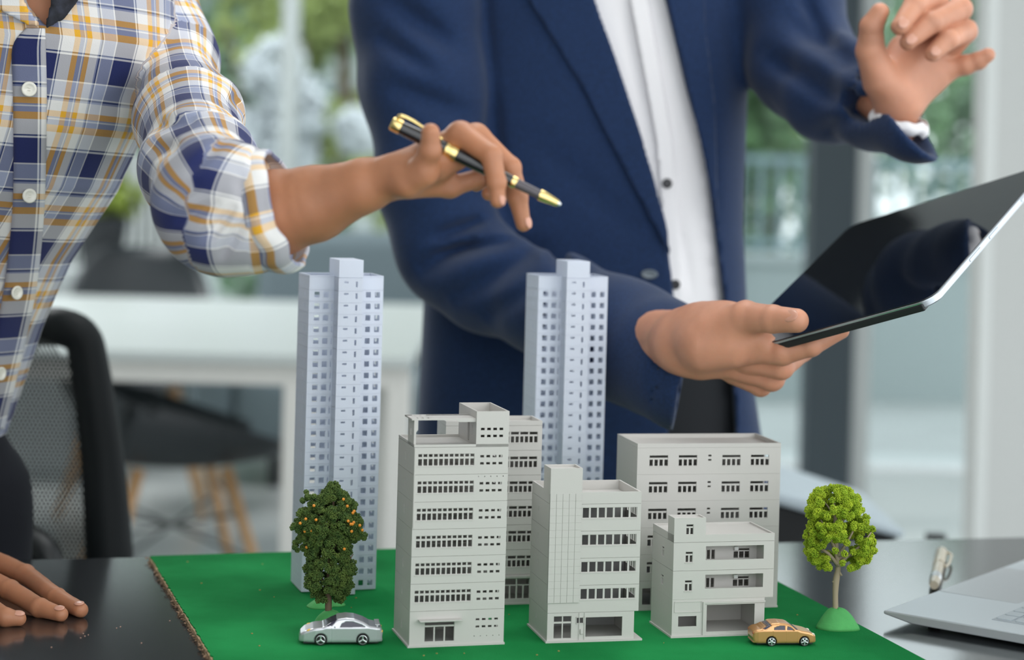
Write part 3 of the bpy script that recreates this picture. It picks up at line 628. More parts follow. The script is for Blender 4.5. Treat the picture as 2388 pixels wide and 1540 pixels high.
# ---- building 5: low one with balconies and garage
r5 = place('model_building', 157.9, 1777.7, 14.23, 'low warm grey model with two deep balconies over an open garage, behind the gold car')
w5, d5 = 99, 60.7
def fn5(bm, h, k):
    H = {BA: [(12, 8, 40, 18), (55, 8, 88, 18)]}
    if k == 'ground':
        H[FR] = [(6.2, 8.7, 24, 18.2), (33.8, 3.2, 81, 28)]
        four(bm, 90.8, d5, 0, h - .1, H); mbox(bm, (-1.2, -1.7, -1.2), (93, d5 + .5, .4)); mbox(bm, (1.2, 1.2, h - 1.2), (89, d5 - 1.2, h)); mbox(bm, (2, 55, .4), (89, 56, h - 1)); mbox(bm, (1.4, 28, .4), (33, 28.8, h - 1)); mbox(bm, (32.6, 1.2, .4), (33.5, 55, h - 1))
        # raised surround and sign panel
        for a, b in (((29.8, -1.3, 0), (31.6, .1, 31)), ((31.6, -1.3, 29.4), (91, .1, 31)), ((2, -.5, 21.8), (28.8, 0, 22.3)), ((2, -.5, 31.3), (28.8, 0, 31.8)), ((2, -.5, 21.8), (2.5, 0, 31.8)), ((28.3, -.5, 21.8), (28.8, 0, 31.8))): mbox(bm, a, b)
        return None
    H[FR] = [(11.7, 7.6, 18.8, 17.5), (31.5, 9.4, 88.6, 22.2)]; H[LE] = [(27, 8, 34, 17)]
    four(bm, w5, d5, 0, h - GAP, H); mbox(bm, (1.2, 1.2, h - GAP - .7), (w5 - 1.2, d5 - 1.2, h)); mbox(bm, (1.2, 1.2, 0), (w5 - 1.2, d5 - 1.2, .6)); mbox(bm, (11, -.6, 7.0), (19.6, .1, 7.6)); mbox(bm, (30.6, 1.2, .6), (31.4, 20, h - .8)); mbox(bm, (89, 1.2, .6), (89.8, 20, h - .8))
    panel(bm, (31, 19, .6), (1, 0, 0), (0, -1, 0), 58.4, h - 1.4, [(8.5, 5.5, 16.5, 14.5), (35, 6, 51, 15.2)], .9)
    def cb(o):
        window(o, M_WARM, 11.7, 7.6, 7.1, 9.9, 2, (6.4, 7.9), bar=1.5, edge=.35, topcols=1); window(o, M_WARM, 27, 8, 7, 9, 2, (5.6, 7.2), bar=1.2, side=LE, plane=0, topcols=1)
        window(o, M_WARM, 39.5, 6.1, 8, 9, 2, None, bar=1.5, plane=19); window(o, M_WARM, 66, 6.6, 16, 9.2, 3, (6.2, 7.3), bar=1.2, plane=19, topcols=1)
        b = bmesh.new(); mbox(b, (66, 16.2, 14.6), (70, 19, 18)); bmobj('air_conditioner', b, mat('bright_white_plastic', (.8, .8, .78), .5), o, bevel=.0003)
    return cb
storeys(r5, [(0, 33.8, 'ground'), (33.8, 60.2, 'up'), (60.2, 86.4, 'up')], fn5)
bm = bmesh.new(); four(bm, w5, d5, 86.4, 6.8, {}, 1.8); mbox(bm, (1.5, 1.5, 87), (w5 - 1.5, d5 - 1.5, 91.6)); bmobj('parapet', bm, M_WARM, r5)
bm = bmesh.new(); four(bm, 30.8, 17.5, 86.5, 22.5, {FR: [(11.7, 7, 18.8, 16.5)]}, 1.6, y0=-.05); mbox(bm, (1.2, 1.2, 106), (29.5, 16.4, 107.6)); o5 = bmobj('stair_box', bm, M_WARM, r5)
window(o5, M_WARM, 11.7, 93.5, 7.1, 9.5, 2, (6.1, 7.5), bar=1.5, edge=.35, topcols=1)

# ---- the two towers
def tower(X, Y, yaw, label):
    r = place('model_tower', X, Y, yaw, label, 'bluish white tower models'); r['category'] = 'model tower'; root_mat[0] = M_COOL
    w, d = 76.0, 53.3; s0, s1, p = 25.3, 50.2, 20
    def fn(bm, h, k):
        g = .2; hh = h - g; t = 1.1; v0, v1 = 3.6, 9.6
        wl = [(5.3, v0, 10.9, v1), (14.4, v0, 20.2, v1), (22.8, v0, 24.2, v1)]; wr = [(54.1, v0, 54.9, v1), (57.9, v0, 63.3, v1), (67.2, v0, 72.7, v1)]
        sh = [(30.9 - s0, 7.8, 35.4 - s0, 9.6), (42.6 - s0, 3.9, 44.7 - s0, 9.5)]
        panel(bm, (0, 0, 0), (1, 0, 0), (0, -1, 0), s0, hh, wl if k != 'top' else [], t)
        panel(bm, (s1, 0, 0), (1, 0, 0), (0, -1, 0), w - s1, hh, [(a - s1, b, c - s1, e) for a, b, c, e in wr] if k != 'top' else [], t)
        panel(bm, (s0, -p, 0), (1, 0, 0), (0, -1, 0), s1 - s0, hh, sh, t)
        panel(bm, (s0, -p + t, 0), (0, 1, 0), (-1, 0, 0), p - t, hh, [], t); panel(bm, (s1, -p + t, 0), (0, 1, 0), (1, 0, 0), p - t, hh, [], t)
        panel(bm, (0, t, 0), (0, 1, 0), (-1, 0, 0), d - 2 * t, hh, [(16, 4, 17, 9), (20, 4, 21, 9)] if k != 'top' else [], t); panel(bm, (w, t, 0), (0, 1, 0), (1, 0, 0), d - 2 * t, hh, [(18, 4, 26, 9)] if k != 'top' else [], t)
        panel(bm, (0, d, 0), (1, 0, 0), (0, 1, 0), w, hh, [(6, 3, 12, 10), (16, 3, 22, 10), (54, 3, 60, 10), (64, 3, 70, 10)] if k != 'top' else [], t)
        for a, b in (((.8, .8), (w - .8, 1.8)), ((.8, d - 1.8), (w - .8, d - .8)), ((.8, .8), (1.8, d - .8)), ((w - 1.8, .8), (w - .8, d - .8)), ((s0 + .8, -p + .8), (s1 - .8, -p + 1.8)), ((s0 + .8, -p + .8), (s0 + 1.8, .8)), ((s1 - 1.8, -p + .8), (s1 - .8, .8))): mbox(bm, (*a, hh - .5), (*b, h + .1))
        if k == 'top': return None
        def cb(o):
            for a, b, c, e in (wl[0], wl[1], wr[1], wr[2]): window(o, M_COOL, a, b, c - a, e - b, 1, None, bar=.35, edge=.3, t=.6, rec=.4)
        return cb
    storeys(r, [(11.596 * i, 11.596 * (i + 1), 'up') for i in range(26)] + [(301.5, 314.6, 'top')], fn)
    bm = bmesh.new(); four(bm, w, d, 314.6, 1.1, {}, 2.2); bmobj('parapet', bm, M_COOL, r)
    bm = bmesh.new(); mbox(bm, (s0, -p, 314.6), (s1, 25, 332.4)); bmobj('lift_house', bm, M_COOL, r, bevel=.0005)
    root_mat[0] = M_WARM; return r
tower(-198.9, 1924.2, 17.79, 'bluish white tower model behind the dark orange-bearing tree')
tower(31.0, 2033.6, 13.5, 'bluish white tower model rising behind the warm grey blocks')

# ================================================================== THE PEOPLE
def C(px, py, Y, r): return (W(px, py, Y), r * Y / F)
def rows_of(L):
    """(py, centre px, Y, half width m, half depth m) -> arrays over z"""
    R = sorted([(W(cx, py, Y)[2], W(cx, py, Y)[0], Y, a, b) for py, cx, Y, a, b in L]); return np.array(R)
def stack(P, R, grow=0.0, e=2.0):
    z = P[:, 2]; cx, cy, a, b = [np.interp(z, R[:, 0], R[:, i]) for i in (1, 2, 3, 4)]; a = a + grow; b = b + grow
    q = (np.abs((P[:, 0] - cx) / a) ** e + np.abs((P[:, 1] - cy) / b) ** e) ** (1 / e); d = (q - 1) * np.minimum(a, b)
    return np.maximum(d, np.maximum(R[0, 0] - z, z - R[-1, 0]) )
def front_y(R, x, z, grow=0.0, e=2.0):
    cx, cy, a, b = [np.interp(z, R[:, 0], R[:, i]) for i in (1, 2, 3, 4)]; a += grow; b += grow
    return cy - b * max(0.0, 1 - min(1, abs((x - cx) / a)) ** e) ** (1 / e)
def rows_px(R, px, py, grow=0.0, e=2.0):
    """point of a stacked body's front surface that the photo pixel shows"""
    Y = R[0, 2]
    for _ in range(30): p = W(px, py, Y); Y = .5 * Y + .5 * front_y(R, p[0], p[2], grow, e)
    return W(px, py, Y)
def crease(P, d, L, ymax=None):
    for px0, py0, px1, py1, Y, wd, dp in L:
        a = W(px0, py0, Y); b = W(px1, py1, Y); e = (b - a)[[0, 2]]; q = P[:, [0, 2]] - a[[0, 2]]; t = np.clip((q @ e) / (e @ e), 0, 1)
        s = np.linalg.norm(q - t[:, None] * e, axis=1); k = wd * Y / F; taper = np.sin(np.clip(t, .02, .98) * PI) ** .5
        d = d + dp * taper * np.exp(-(s / k) ** 2) * (np.abs(P[:, 1] - Y) < .16)
    return d
def hand_sdf(P, palm, fingers, kf=.0045, kp=.010):
    """palm: list of chains smoothly united; fingers: chains kept apart from each other"""
    d = None
    for c in palm: e = chain(P, c, .006); d = e if d is None else smin(d, e, kp)
    out = d.copy()
    for c in fingers:
        f = chain(P, c, .002)
        for (p, r) in c[1:-1]: f = smin(f, np.linalg.norm(P - p, axis=1) - r * 1.03, .002)      # knuckles
        out = np.minimum(out, smin(d, f, kf))
    return out
def nail(parent, tip, base, out, w, name='fingernail', l=None):
    """nail plate: tip/base are points of the last finger bone, out is the way the nail faces"""
    tip, base, out = Vector(tip[0]), Vector(base[0]), Vector(out); ax = (tip - base).normalized(); out = (out - ax * out.dot(ax)).normalized(); sd = ax.cross(out)
    bm = bmesh.new(); bmesh.ops.create_uvsphere(bm, u_segments=12, v_segments=8, radius=1)
    c = tip + out * w * .93 - ax * w * .12; R = Matrix((sd, ax, out)).transposed().to_4x4()
    bmesh.ops.transform(bm, matrix=Matrix.Translation(c) @ R @ Matrix.Diagonal((w * .64, (l or w * .85), w * .15, 1)), verts=bm.verts)
    return bmobj(name, bm, M_NAIL, parent, smooth=True)
def sdf_head(P, c, fwd):
    f = np.array(fwd, float); f /= np.linalg.norm(f); s = np.cross(f, (0, 0, 1)); R = np.array([s, f, (0, 0, 1)])
    c = np.array(c); d = ell(P, c, R, (.075, .095, .115))
    d = smin(d, ell(P, c + f * .03 - np.array([0, 0, .06]), R, (.052, .06, .055)), .03)                                # jaw
    d = smin(d, seg(P, c + f * .09 + np.array([0, 0, .005]), c + f * .108 - np.array([0, 0, .03]), .009, .014), .012)  # nose
    for k in (-1, 1):
        d = smin(d, ell(P, c + s * .078 * k - f * .01 - np.array([0, 0, .01]), R, (.008, .018, .03)), .006)
        d = np.maximum(d, -(np.linalg.norm(P - (c + s * .032 * k + f * .1 + np.array([0, 0, .012])), axis=1) - .016))
        d = np.minimum(d, np.linalg.norm(P - (c + s * .032 * k + f * .078 + np.array([0, 0, .012])), axis=1) - .013)
    m = c + f * .086 - np.array([0, 0, .062]); d = smin(d, seg(P, m - s * .018, m + s * .018, .006, .006), .008); return d
def head_extras(root, c, fwd, hair):
    f = np.array(fwd, float); f /= np.linalg.norm(f); s = np.cross(f, (0, 0, 1)); R = np.array([s, f, (0, 0, 1)]); c = np.array(c)
    def fh(P): return np.maximum(ell(P, c + np.array([0, 0, .008]) - f * .004, R, (.082, .103, .120)), ((P - c) @ f) * .8 - (P[:, 2] - c[2]) + .0 - .03 * 0 - .025)
    o = child(link('hair', npmesh('hair', [nets(fh, c - .14, c + .15, .006)]), root, hair))
    for k in (-1, 1):
        bm = bmesh.new(); bmesh.ops.create_uvsphere(bm, u_segments=12, v_segments=8, radius=.0085, matrix=Matrix.Translation(c + s * .032 * k + f * .0845 + np.array([0, 0, .012]))); child(bmobj('eye', bm, mat('eye_dark', (.02, .015, .012), .1), root, smooth=True))

# ------------------------------------------------------------------ person A: checked shirt
def plaid(name, pu=.078, pv=.090):
    m = bpy.data.materials.new(name); m.use_nodes = True; N = m.node_tree.nodes; L = m.node_tree.links; b = N['Principled BSDF']
    uv = N.new('ShaderNodeUVMap'); uv.uv_map = 'UVMap'; sp = N.new('ShaderNodeSeparateXYZ'); L.new(uv.outputs[0], sp.inputs[0]); rs = []
    navy = (.018, .025, .105); white = (.80, .78, .76); grey = (.32, .35, .48); yel = (.80, .42, .04); dk = (.03, .05, .13)
    prof = [(0, navy), (.21, white), (.228, dk), (.245, white), (.40, yel), (.475, grey), (.53, white), (.545, grey), (.56, yel), (.625, white), (.73, grey), (.75, dk), (.768, white), (.785, grey), (.93, white), (.948, navy)]
    for i, per in ((0, pu), (1, pv)):
        d = N.new('ShaderNodeMath'); d.operation = 'DIVIDE'; d.inputs[1].default_value = per; L.new(sp.outputs[i], d.inputs[0])
        f = N.new('ShaderNodeMath'); f.operation = 'FRACT'; L.new(d.outputs[0], f.inputs[0]); r = N.new('ShaderNodeValToRGB'); r.color_ramp.interpolation = 'CONSTANT'
        e = r.color_ramp.elements
        while len(e) < len(prof): e.new(.5)
        for q, (p, c) in zip(e, prof): q.position = p; q.color = (*c, 1)
        for q, (p, c) in zip(list(e), prof): q.position = p; q.color = (*c, 1)
        L.new(f.outputs[0], r.inputs[0]); rs.append(r)
    mx = N.new('ShaderNodeMix'); mx.data_type = 'RGBA'; mx.inputs[0].default_value = .5; L.new(rs[0].outputs[0], mx.inputs[6]); L.new(rs[1].outputs[0], mx.inputs[7])
    L.new(mx.outputs[2], b.inputs['Base Color']); b.inputs['Roughness'].default_value = .85; b.inputs['Specular IOR Level'].default_value = .2; b.inputs['Sheen Weight'].default_value = .1
    n = N.new('ShaderNodeTexNoise'); n.inputs['Scale'].default_value = 900; t = N.new('ShaderNodeTexCoord'); L.new(t.outputs['Object'], n.inputs[0]); bp = N.new('ShaderNodeBump'); bp.inputs['Strength'].default_value = .25; bp.inputs['Distance'].default_value = .001
    L.new(n.outputs[0], bp.inputs['Height']); L.new(bp.outputs[0], b.inputs['Normal']); return m
M_PLAID = plaid('navy_white_yellow_check')
rA = thing('person', W(-150, 1400, 2.2) * np.array([1, 1, 0]), 'person in a navy and yellow checked shirt holding a pen over the model town', 'person')
def child(o): o.matrix_parent_inverse = o.parent.matrix_basis.inverted() if False else Matrix.Translation(-o.parent.location); return o
def edgerows(L): return rows_of([(py, e - a * F / Y, Y, a, b) for py, e, a, b, Y in L])
RA = edgerows([(-330, 200, .09, .07, 1.86), (-270, 330, .15, .09, 1.87), (-100, 400, .165, .115, 1.89), (100, 398, .155, .12, 1.92), (300, 335, .145, .12, 1.95), (430, 278, .140, .12, 1.98), (600, 168, .14, .12, 2.03), (760, 96, .14, .12, 2.08), (960, 24, .138, .12, 2.12), (1010, 5, .138, .12, 2.13)])
SL = [C(352, 10, 1.98, 112), C(404, 140, 1.95, 94), C(438, 270, 1.85, 108), C(462, 385, 1.72, 124), C(505, 475, 1.61, 136), C(590, 492, 1.60, 128), C(640, 492, 1.60, 120)]
cutp = np.array(W(642, 497, 1.6)); cutn = np.array([.93, -.1, .30]); cutn /= np.linalg.norm(cutn)
foldA = [(470, 210, 540, 250, 1.68, 16, .006), (335, 300, 470, 285, 1.70, 22, .009), (340, 345, 450, 350, 1.68, 20, .006), (400, 520, 520, 470, 1.56, 16, .007), (470, 560, 560, 470, 1.55, 14, .008), (505, 600, 580, 500, 1.55, 13, .007), (390, 460, 500, 430, 1.6, 15, .005),
         (560, 420, 590, 520, 1.55, 13, .006), (540, 330, 470, 400, 1.62, 14, .004), (440, 120, 500, 170, 1.76, 14, .004), (140, 560, 300, 330, 1.85, 26, .003), (110, 700, 200, 520, 1.9, 22, .003), (200, 260, 330, 180, 1.82, 26, .003)]
foldA = [(*q[:6], q[6]) for q in foldA]
vneck = [W(x, y, 1.8)[[0, 2]] for x, y in ((104, 66), (60, 10), (20, -220), (190, -220), (118, 10))]
def shirtA(P):
    d = stack(P, RA) + wrink(P, .0016, 22, 5, (1, 1, .5)); s = chain(P, SL, .03) + wrink(P, .0042, 34, 8)
    hollow = s + .024
    s = np.maximum(s, (P - cutp) @ cutn); s = np.maximum(s, -np.maximum(hollow, -((P - cutp) @ cutn) - .02))
    d = smin(d, s, .010); d = crease(P, d, foldA)
    v = poly2(P[:, 0], P[:, 2], vneck); return np.maximum(d, np.where(P[:, 1] < 1.9, -v, -1))
lo, hi = bounds([p for p, r in SL] + [W(-420, 1020, 2.1), W(0, -340, 1.86), W(0, 0, 2.1)], .14)
V, Fc = nets(shirtA, lo, hi, .0036, 1.35)
me = npmesh('shirt', [(V, Fc)])
def uvA(V):
    z = V[:, 2]; cx, cy = np.interp(z, RA[:, 0], RA[:, 1]), np.interp(z, RA[:, 0], RA[:, 2]); th = np.arctan2(V[:, 0] - cx, cy - V[:, 1]); u = th * .142 + .012; v = z * 1.0 + .035 * (V[:, 0] - cx) * 2
    dt = stack(V, RA); best = np.full(len(V), 1e9); us = np.zeros(len(V)); vs = np.zeros(len(V)); L0 = 0
    for (a, ra), (b, rb) in zip(SL, SL[1:]):
        ab = b - a; l = np.linalg.norm(ab); t = np.clip((V - a) @ ab / l ** 2, 0, 1); q = V - a - t[:, None] * ab; dd = np.linalg.norm(q, axis=1); ax = ab / l
        yv = np.array([0, -1., 0]); yv = yv - ax * (yv @ ax); yv /= np.linalg.norm(yv); sv = np.cross(ax, yv); m = dd < best; best[m] = dd[m]; us[m] = (np.arctan2(q @ sv, q @ yv) * .062)[m]; vs[m] = (L0 + t * l)[m]; L0 += l
    sl = chain(V, SL, .03); k = sl < dt - .0
    return np.stack([np.where(k, us + .03, u), np.where(k, vs * .95 + .02, v)], 1)
uvs(me, uvA(V)); shirt = child(link('shirt', me, rA, M_PLAID))
# placket strip with its buttons
bm = bmesh.new(); uvl = bm.loops.layers.uv.new('UVMap'); grid = []
pl_px = [(62, 104, 66), (30, 106, 110), (31, 108, 208), (32, 107, 330), (31, 104, 457), (22, 96, 570), (8, 82, 683), (-12, 62, 780), (-34, 40, 872), (-55, 18, 960), (-62, 8, 1000)]
for xl, xr, y in smoothp([(a, b, c) for a, b, c in pl_px], 5):
    row = []
    for k in range(9):
        x = xl + (xr - xl) * k / 8; p = rows_px(RA, x, y, .0022 + (.0006 if 0 < k < 8 else -.001)); row.append((bm.verts.new(p), (k / 8 * .027 - .0035, p[2] * .98 + .018)))
    grid.append(row)
for r0, r1_ in zip(grid, grid[1:]):
    for k in range(8):
        q = [r0[k], r0[k + 1], r1_[k + 1], r1_[k]]; f = bm.faces.new([e[0] for e in q])
        for lp_, e in zip(f.loops, q): lp_[uvl].uv = e[1]
o = child(bmobj('placket', bm, M_PLAID, rA, smooth=True)); k = o.modifiers.new('t', 'SOLIDIFY'); k.thickness = .002; k.offset = 0
M_BTN = mat('cream_shell_button', (.72, .70, .62), .3, coat=.3)
for x, y in ((68, 208), (69, 457), (40, 683), (3, 872)):
    p = rows_px(RA, x, y, .0098); z = p[2]; e = .01
    nrm = Vector((p[0] - np.interp(z, RA[:, 0], RA[:, 1]), p[1] - np.interp(z, RA[:, 0], RA[:, 2]), .0)).normalized(); Mx = Matrix.Translation(p) @ nrm.to_track_quat('Z', 'Y').to_matrix().to_4x4()
    bm = bmesh.new(); lathe(bm, [(.0066, -.0014), (.0072, -.0006), (.0072, .0006), (.0062, .0012), (.0046, .0009), (.0038, .0001), (.0006, .0001)], 24, Mx); b0 = child(bmobj('button', bm, M_BTN, rA, smooth=True))
    bm = bmesh.new()
    for s_ in (-1, 1): tube(bm, [Mx @ Vector((-.0012, .0012 * s_, .0006)), Mx @ Vector((.0012, .0012 * s_, .0006))], .0004, 6)
    q = bmobj('button_thread', bm, mat('cream_thread', (.7, .68, .6), .8), b0)
# collar leaves
def surf_piece(name, poly, R, grow, th, m, root, uvf=None, e=2.0, res=.0025, infl=0.0, ymax=None, base=None):
    P2 = np.array([rows_px(R, x, y, grow, e) for x, y in poly]); pg = P2[:, [0, 2]]
    def f(P):
        d = (base(P) if base else stack(P, R, 0, e)) - grow; sh_ = np.maximum(np.abs(d) - th / 2, poly2(P[:, 0], P[:, 2], pg)) ; return np.maximum(sh_, P[:, 1] - np.interp(P[:, 2], R[:, 0], R[:, 2]))
    V, Fc = nets(f, P2.min(0) - .03, P2.max(0) + .03, res, 1.6); me = npmesh(name, [(V, Fc)])
    if uvf is not None: uvs(me, uvf(V))
    return child(link(name, me, root, m))
surf_piece('collar', [(104, 70), (118, 5), (125, -180), (260, -160), (200, -20), (150, 45)], RA, .006, .004, mat('shaded_collar_fabric', (.018, .02, .03), .8, var=.6, vscale=120), rA)  # shade inside the collar is put into this leaf's dark colour
surf_piece('collar', [(98, 64), (62, 12), (20, -140), (-120, -120), (-60, -20), (10, 30), (70, 62)], RA, .006, .004, M_PLAID, rA, lambda V: np.stack([V[:, 2] * .9 + .035, V[:, 0] * .9], 1))
# body: bare forearm and hand with the pen, hand on the table, neck, head
headA = W(260, -560, 1.80)
thumbA = [C(982, 402, 1.543, 33), C(1003, 352, 1.532, 26), C(1004, 309, 1.528, 21.5)]
indexA = [C(1072, 312, 1.562, 29), C(1145, 362, 1.546, 25), C(1158, 425, 1.541, 22), C(1160, 468, 1.541, 17.5)]
midA = [C(1110, 314, 1.582, 28), C(1190, 392, 1.577, 25), C(1207, 460, 1.577, 23), C(1220, 523, 1.577, 18.5)]
ringA = [C(1126, 335, 1.600, 26), C(1192, 398, 1.604, 22), C(1172, 446, 1.600, 20), C(1140, 452, 1.596, 17)]
litA = [C(1112, 362, 1.616, 22), C(1150, 408, 1.620, 19), C(1110, 432, 1.612, 16)]
foreA = [C(560, 500, 1.615, 92), C(640, 498, 1.605, 100), C(730, 476, 1.595, 88), C(850, 433, 1.575, 62), C(935, 408, 1.562, 47)]
palmA = [foreA, [C(925, 408, 1.562, 46), C(1010, 380, 1.565, 44), C(1060, 362, 1.572, 38)], [C(950, 425, 1.548, 38), C(990, 402, 1.542, 34)], [C(960, 436, 1.572, 26), C(1050, 436, 1.582, 24), C(1108, 418, 1.592, 22)], [C(950, 378, 1.575, 28), C(1075, 318, 1.566, 30), C(1112, 322, 1.584, 30)]]
fA = lambda P: hand_sdf(P, palmA, [thumbA, indexA, midA, ringA, litA]) + wrink(P, .0003, 160, 4)
allp = [p for c in palmA + [thumbA, indexA, midA, ringA, litA] for p, r in c]; lo, hi = bounds(allp, .04)
mA1 = nets(fA, lo, hi, .00135)
def T(px, py, r): rr = r * 1.79 / F; g = G(px, py + r, TOP); return (g + np.array([0, 0, rr]), rr)
indB = [T(-30, 1322, 26), T(58, 1352, 24), T(132, 1394, 22.5), T(188, 1423, 18)]
midB = [T(-50, 1370, 26), T(22, 1390, 24), T(92, 1418, 22), T(142, 1433, 17.5)]
rngB = [T(-80, 1402, 25), T(-30, 1428, 22), T(12, 1440, 21), T(44, 1444, 17)]
ltlB = [T(-110, 1440, 22), T(-60, 1462, 19), T(-20, 1470, 16)]
thmB = [T(-150, 1300, 30), T(-60, 1297, 25), T(12, 1308, 17)]
palB = [[T(-30, 1326, 30), T(-150, 1330, 42)], [T(-60, 1372, 28), T(-160, 1350, 40)], [T(-100, 1412, 26), T(-180, 1370, 38)], [(T(-170, 1345, 40)[0], .020), (T(-230, 1335, 60)[0] + np.array([0, .01, .02]), .027), (W(-330, 1180, 1.84), .033), (W(-420, 900, 1.88), .042), (W(-440, 400, 1.93), .05)]]
indB[0] = (indB[0][0] + np.array([0, 0, .010]), indB[0][1]); midB[0] = (midB[0][0] + np.array([0, 0, .012]), midB[0][1]); rngB[0] = (rngB[0][0] + np.array([0, 0, .010]), rngB[0][1])
for c in (indB, midB, rngB): c[1] = (c[1][0] + np.array([0, 0, .006]), c[1][1])
fB = lambda P: hand_sdf(P, palB, [indB, midB, rngB, ltlB, thmB], .006, .016) + wrink(P, .0003, 160, 6)
lo, hi = bounds([p for c in [indB, midB, rngB, ltlB, thmB] + palB[:3] for p, r in c], .04); mA2 = nets(fB, lo, hi, .0016)
def coarseA(P):
    d = stack(P, RA, -.012); n0, n1 = W(120, -120, 1.93), headA - np.array([0, -.01, .06]); d = smin(d, seg(P, n0, n1, .062, .052), .03); d = smin(d, seg(P, W(85, 40, 1.86), W(120, -160, 1.88), .03, .04), .03)
    d = np.minimum(d, chain(P, [(p, r * .52) for p, r in SL[:-2]] , .02)); d = np.minimum(d, chain(P, [(W(-300, 20, 1.95), .065), (W(-420, 400, 1.94), .05), (W(-420, 900, 1.88), .042), (W(-330, 1180, 1.84), .033), (palB[3][1][0], .027)], .02)); return smin(d, sdf_head(P, headA, (.35, -.85, -.35)), .012)
lo, hi = bounds([W(-440, 1250, 1.9), W(0, -340, 2.1), headA, W(505, 475, 1.62), W(0, 0, 1.55)], .16); mA3 = nets(coarseA, lo, hi, .006, 1.3)
bodyA = child(link('body', npmesh('body', [mA1, mA2, mA3]), rA, M_SKIN_A))
for o in (nail(bodyA, indexA[-1], indexA[-2], (.75, -.62, -.1), indexA[-1][1]), nail(bodyA, midA[-1], midA[-2], (.80, -.6, 0), midA[-1][1]), nail(bodyA, indB[-1], indB[-2], (0, -.35, .9), indB[-1][1]), nail(bodyA, midB[-1], midB[-2], (0, -.35, .9), midB[-1][1]), nail(bodyA, rngB[-1], rngB[-2], (0, -.35, .9), rngB[-1][1])): pass
head_extras(rA, headA, (.35, -.85, -.35), mat('black_hair', (.01, .008, .007), .5))
# rolled cuff
def ring_band(c, ax, r0, r1, w, th, up=(0, 0, 1), squash=1.0, n=56, m_=10, wob=.002, seed=2):
    ax = Vector(ax).normalized(); s = ax.cross(Vector(up)).normalized(); u = s.cross(ax); bm = bmesh.new(); uvl = bm.loops.layers.uv.new('UVMap'); g = []
    for i in range(m_ + 1):
        t = i / m_; row = []
        for k in range(n):
            a = 2 * PI * k / n; r = r0 + (r1 - r0) * t + .004 * math.sin(PI * t) + wob * noise.noise(Vector((3 * math.cos(a), 3 * math.sin(a), t * 2 + seed)))
            row.append((bm.verts.new(Vector(c) + ax * (w * (t - .5) + .006 * noise.noise(Vector((2 * math.cos(a), 2 * math.sin(a), 7 + seed)))) + (s * math.cos(a) * squash + u * math.sin(a)) * r), (a * r0, t * w + .045)))
        g.append(row)
    for r_, q_ in zip(g, g[1:]):
        for k in range(n):
            k2 = (k + 1) % n; q = [r_[k], r_[k2], q_[k2], q_[k]]; f = bm.faces.new([e[0] for e in q])
            for j, (lp_, e) in enumerate(zip(f.loops, q)):
                uu = e[1]; lp_[uvl].uv = (uu[0] + (2 * PI * r0 if k2 == 0 and j in (1, 2) else 0), uu[1])
    return bm
bm = ring_band(W(636, 494, 1.6), cutn, .0445, .0455, .022, .004); o = child(bmobj('rolled_cuff', bm, M_PLAID, rA, smooth=True)); k = o.modifiers.new('t', 'SOLIDIFY'); k.thickness = .0045; k.offset = -1; k2 = o.modifiers.new('s', 'SUBSURF'); k2.levels = k2.render_levels = 1
# sleeve of the arm resting on the table, trousers, shoes (outside the frame on this side)
def slvR(P): return np.maximum(chain(P, [(W(-290, 10, 1.95), .078), (W(-420, 400, 1.94), .062), (W(-420, 760, 1.9), .055)], .03) + wrink(P, .003, 34, 9), -(P[:, 2] - W(0, 800, 1.9)[2]))
lo, hi = bounds([W(-290, -80, 1.95), W(-430, 830, 1.9)], .1); V, Fc = nets(slvR, lo, hi, .005, 1.3); me = npmesh('sleeve', [(V, Fc)]); uvs(me, np.stack([V[:, 0], V[:, 2]], 1)); child(link('sleeve', me, rA, M_PLAID))
RT = edgerows([(960, -20, .14, .11, 2.19), (1040, 2, .15, .115, 2.2), (1100, 38, .165, .12, 2.2), (1200, 52, .17, .12, 2.2), (1330, 46, .17, .12, 2.2)])
hx = W(-330, 1350, 2.2); 
def trA(P):
    d = stack(P, RT) + wrink(P, .003, 20, 12, (1, 1, .4))
    for k in (-1, 1): d = smin(d, seg(P, (RT[0, 1] + .085 * k, 2.2, .78), (RT[0, 1] + .10 * k, 2.22 + .05 * k, .06), .088, .055), .03)
    return d
lo, hi = bounds([(RT[0, 1] - .2, 2.0, .02), (RT[0, 1] + .2, 2.4, W(0, 950, 2.2)[2])], .04); child(link('trousers', npmesh('trousers', [nets(trA, lo, hi, .006, 1.3)]), rA, mat('charcoal_trousers', (.011, .012, .016), .9, spec=.15)))
for k in (-1, 1):
    f_ = lambda P: np.maximum(seg(P, (RT[0, 1] + .10 * k, 2.24 + .05 * k, .035), (RT[0, 1] + .12 * k, 2.06 + .05 * k, .03), .045, .036), -P[:, 2] + .002)
    child(link('shoe', npmesh('shoe', [nets(f_, (RT[0, 1] + .1 * k - .08, 1.9, -.01), (RT[0, 1] + .1 * k + .1, 2.4, .12), .005)]), rA, M_BLACK))

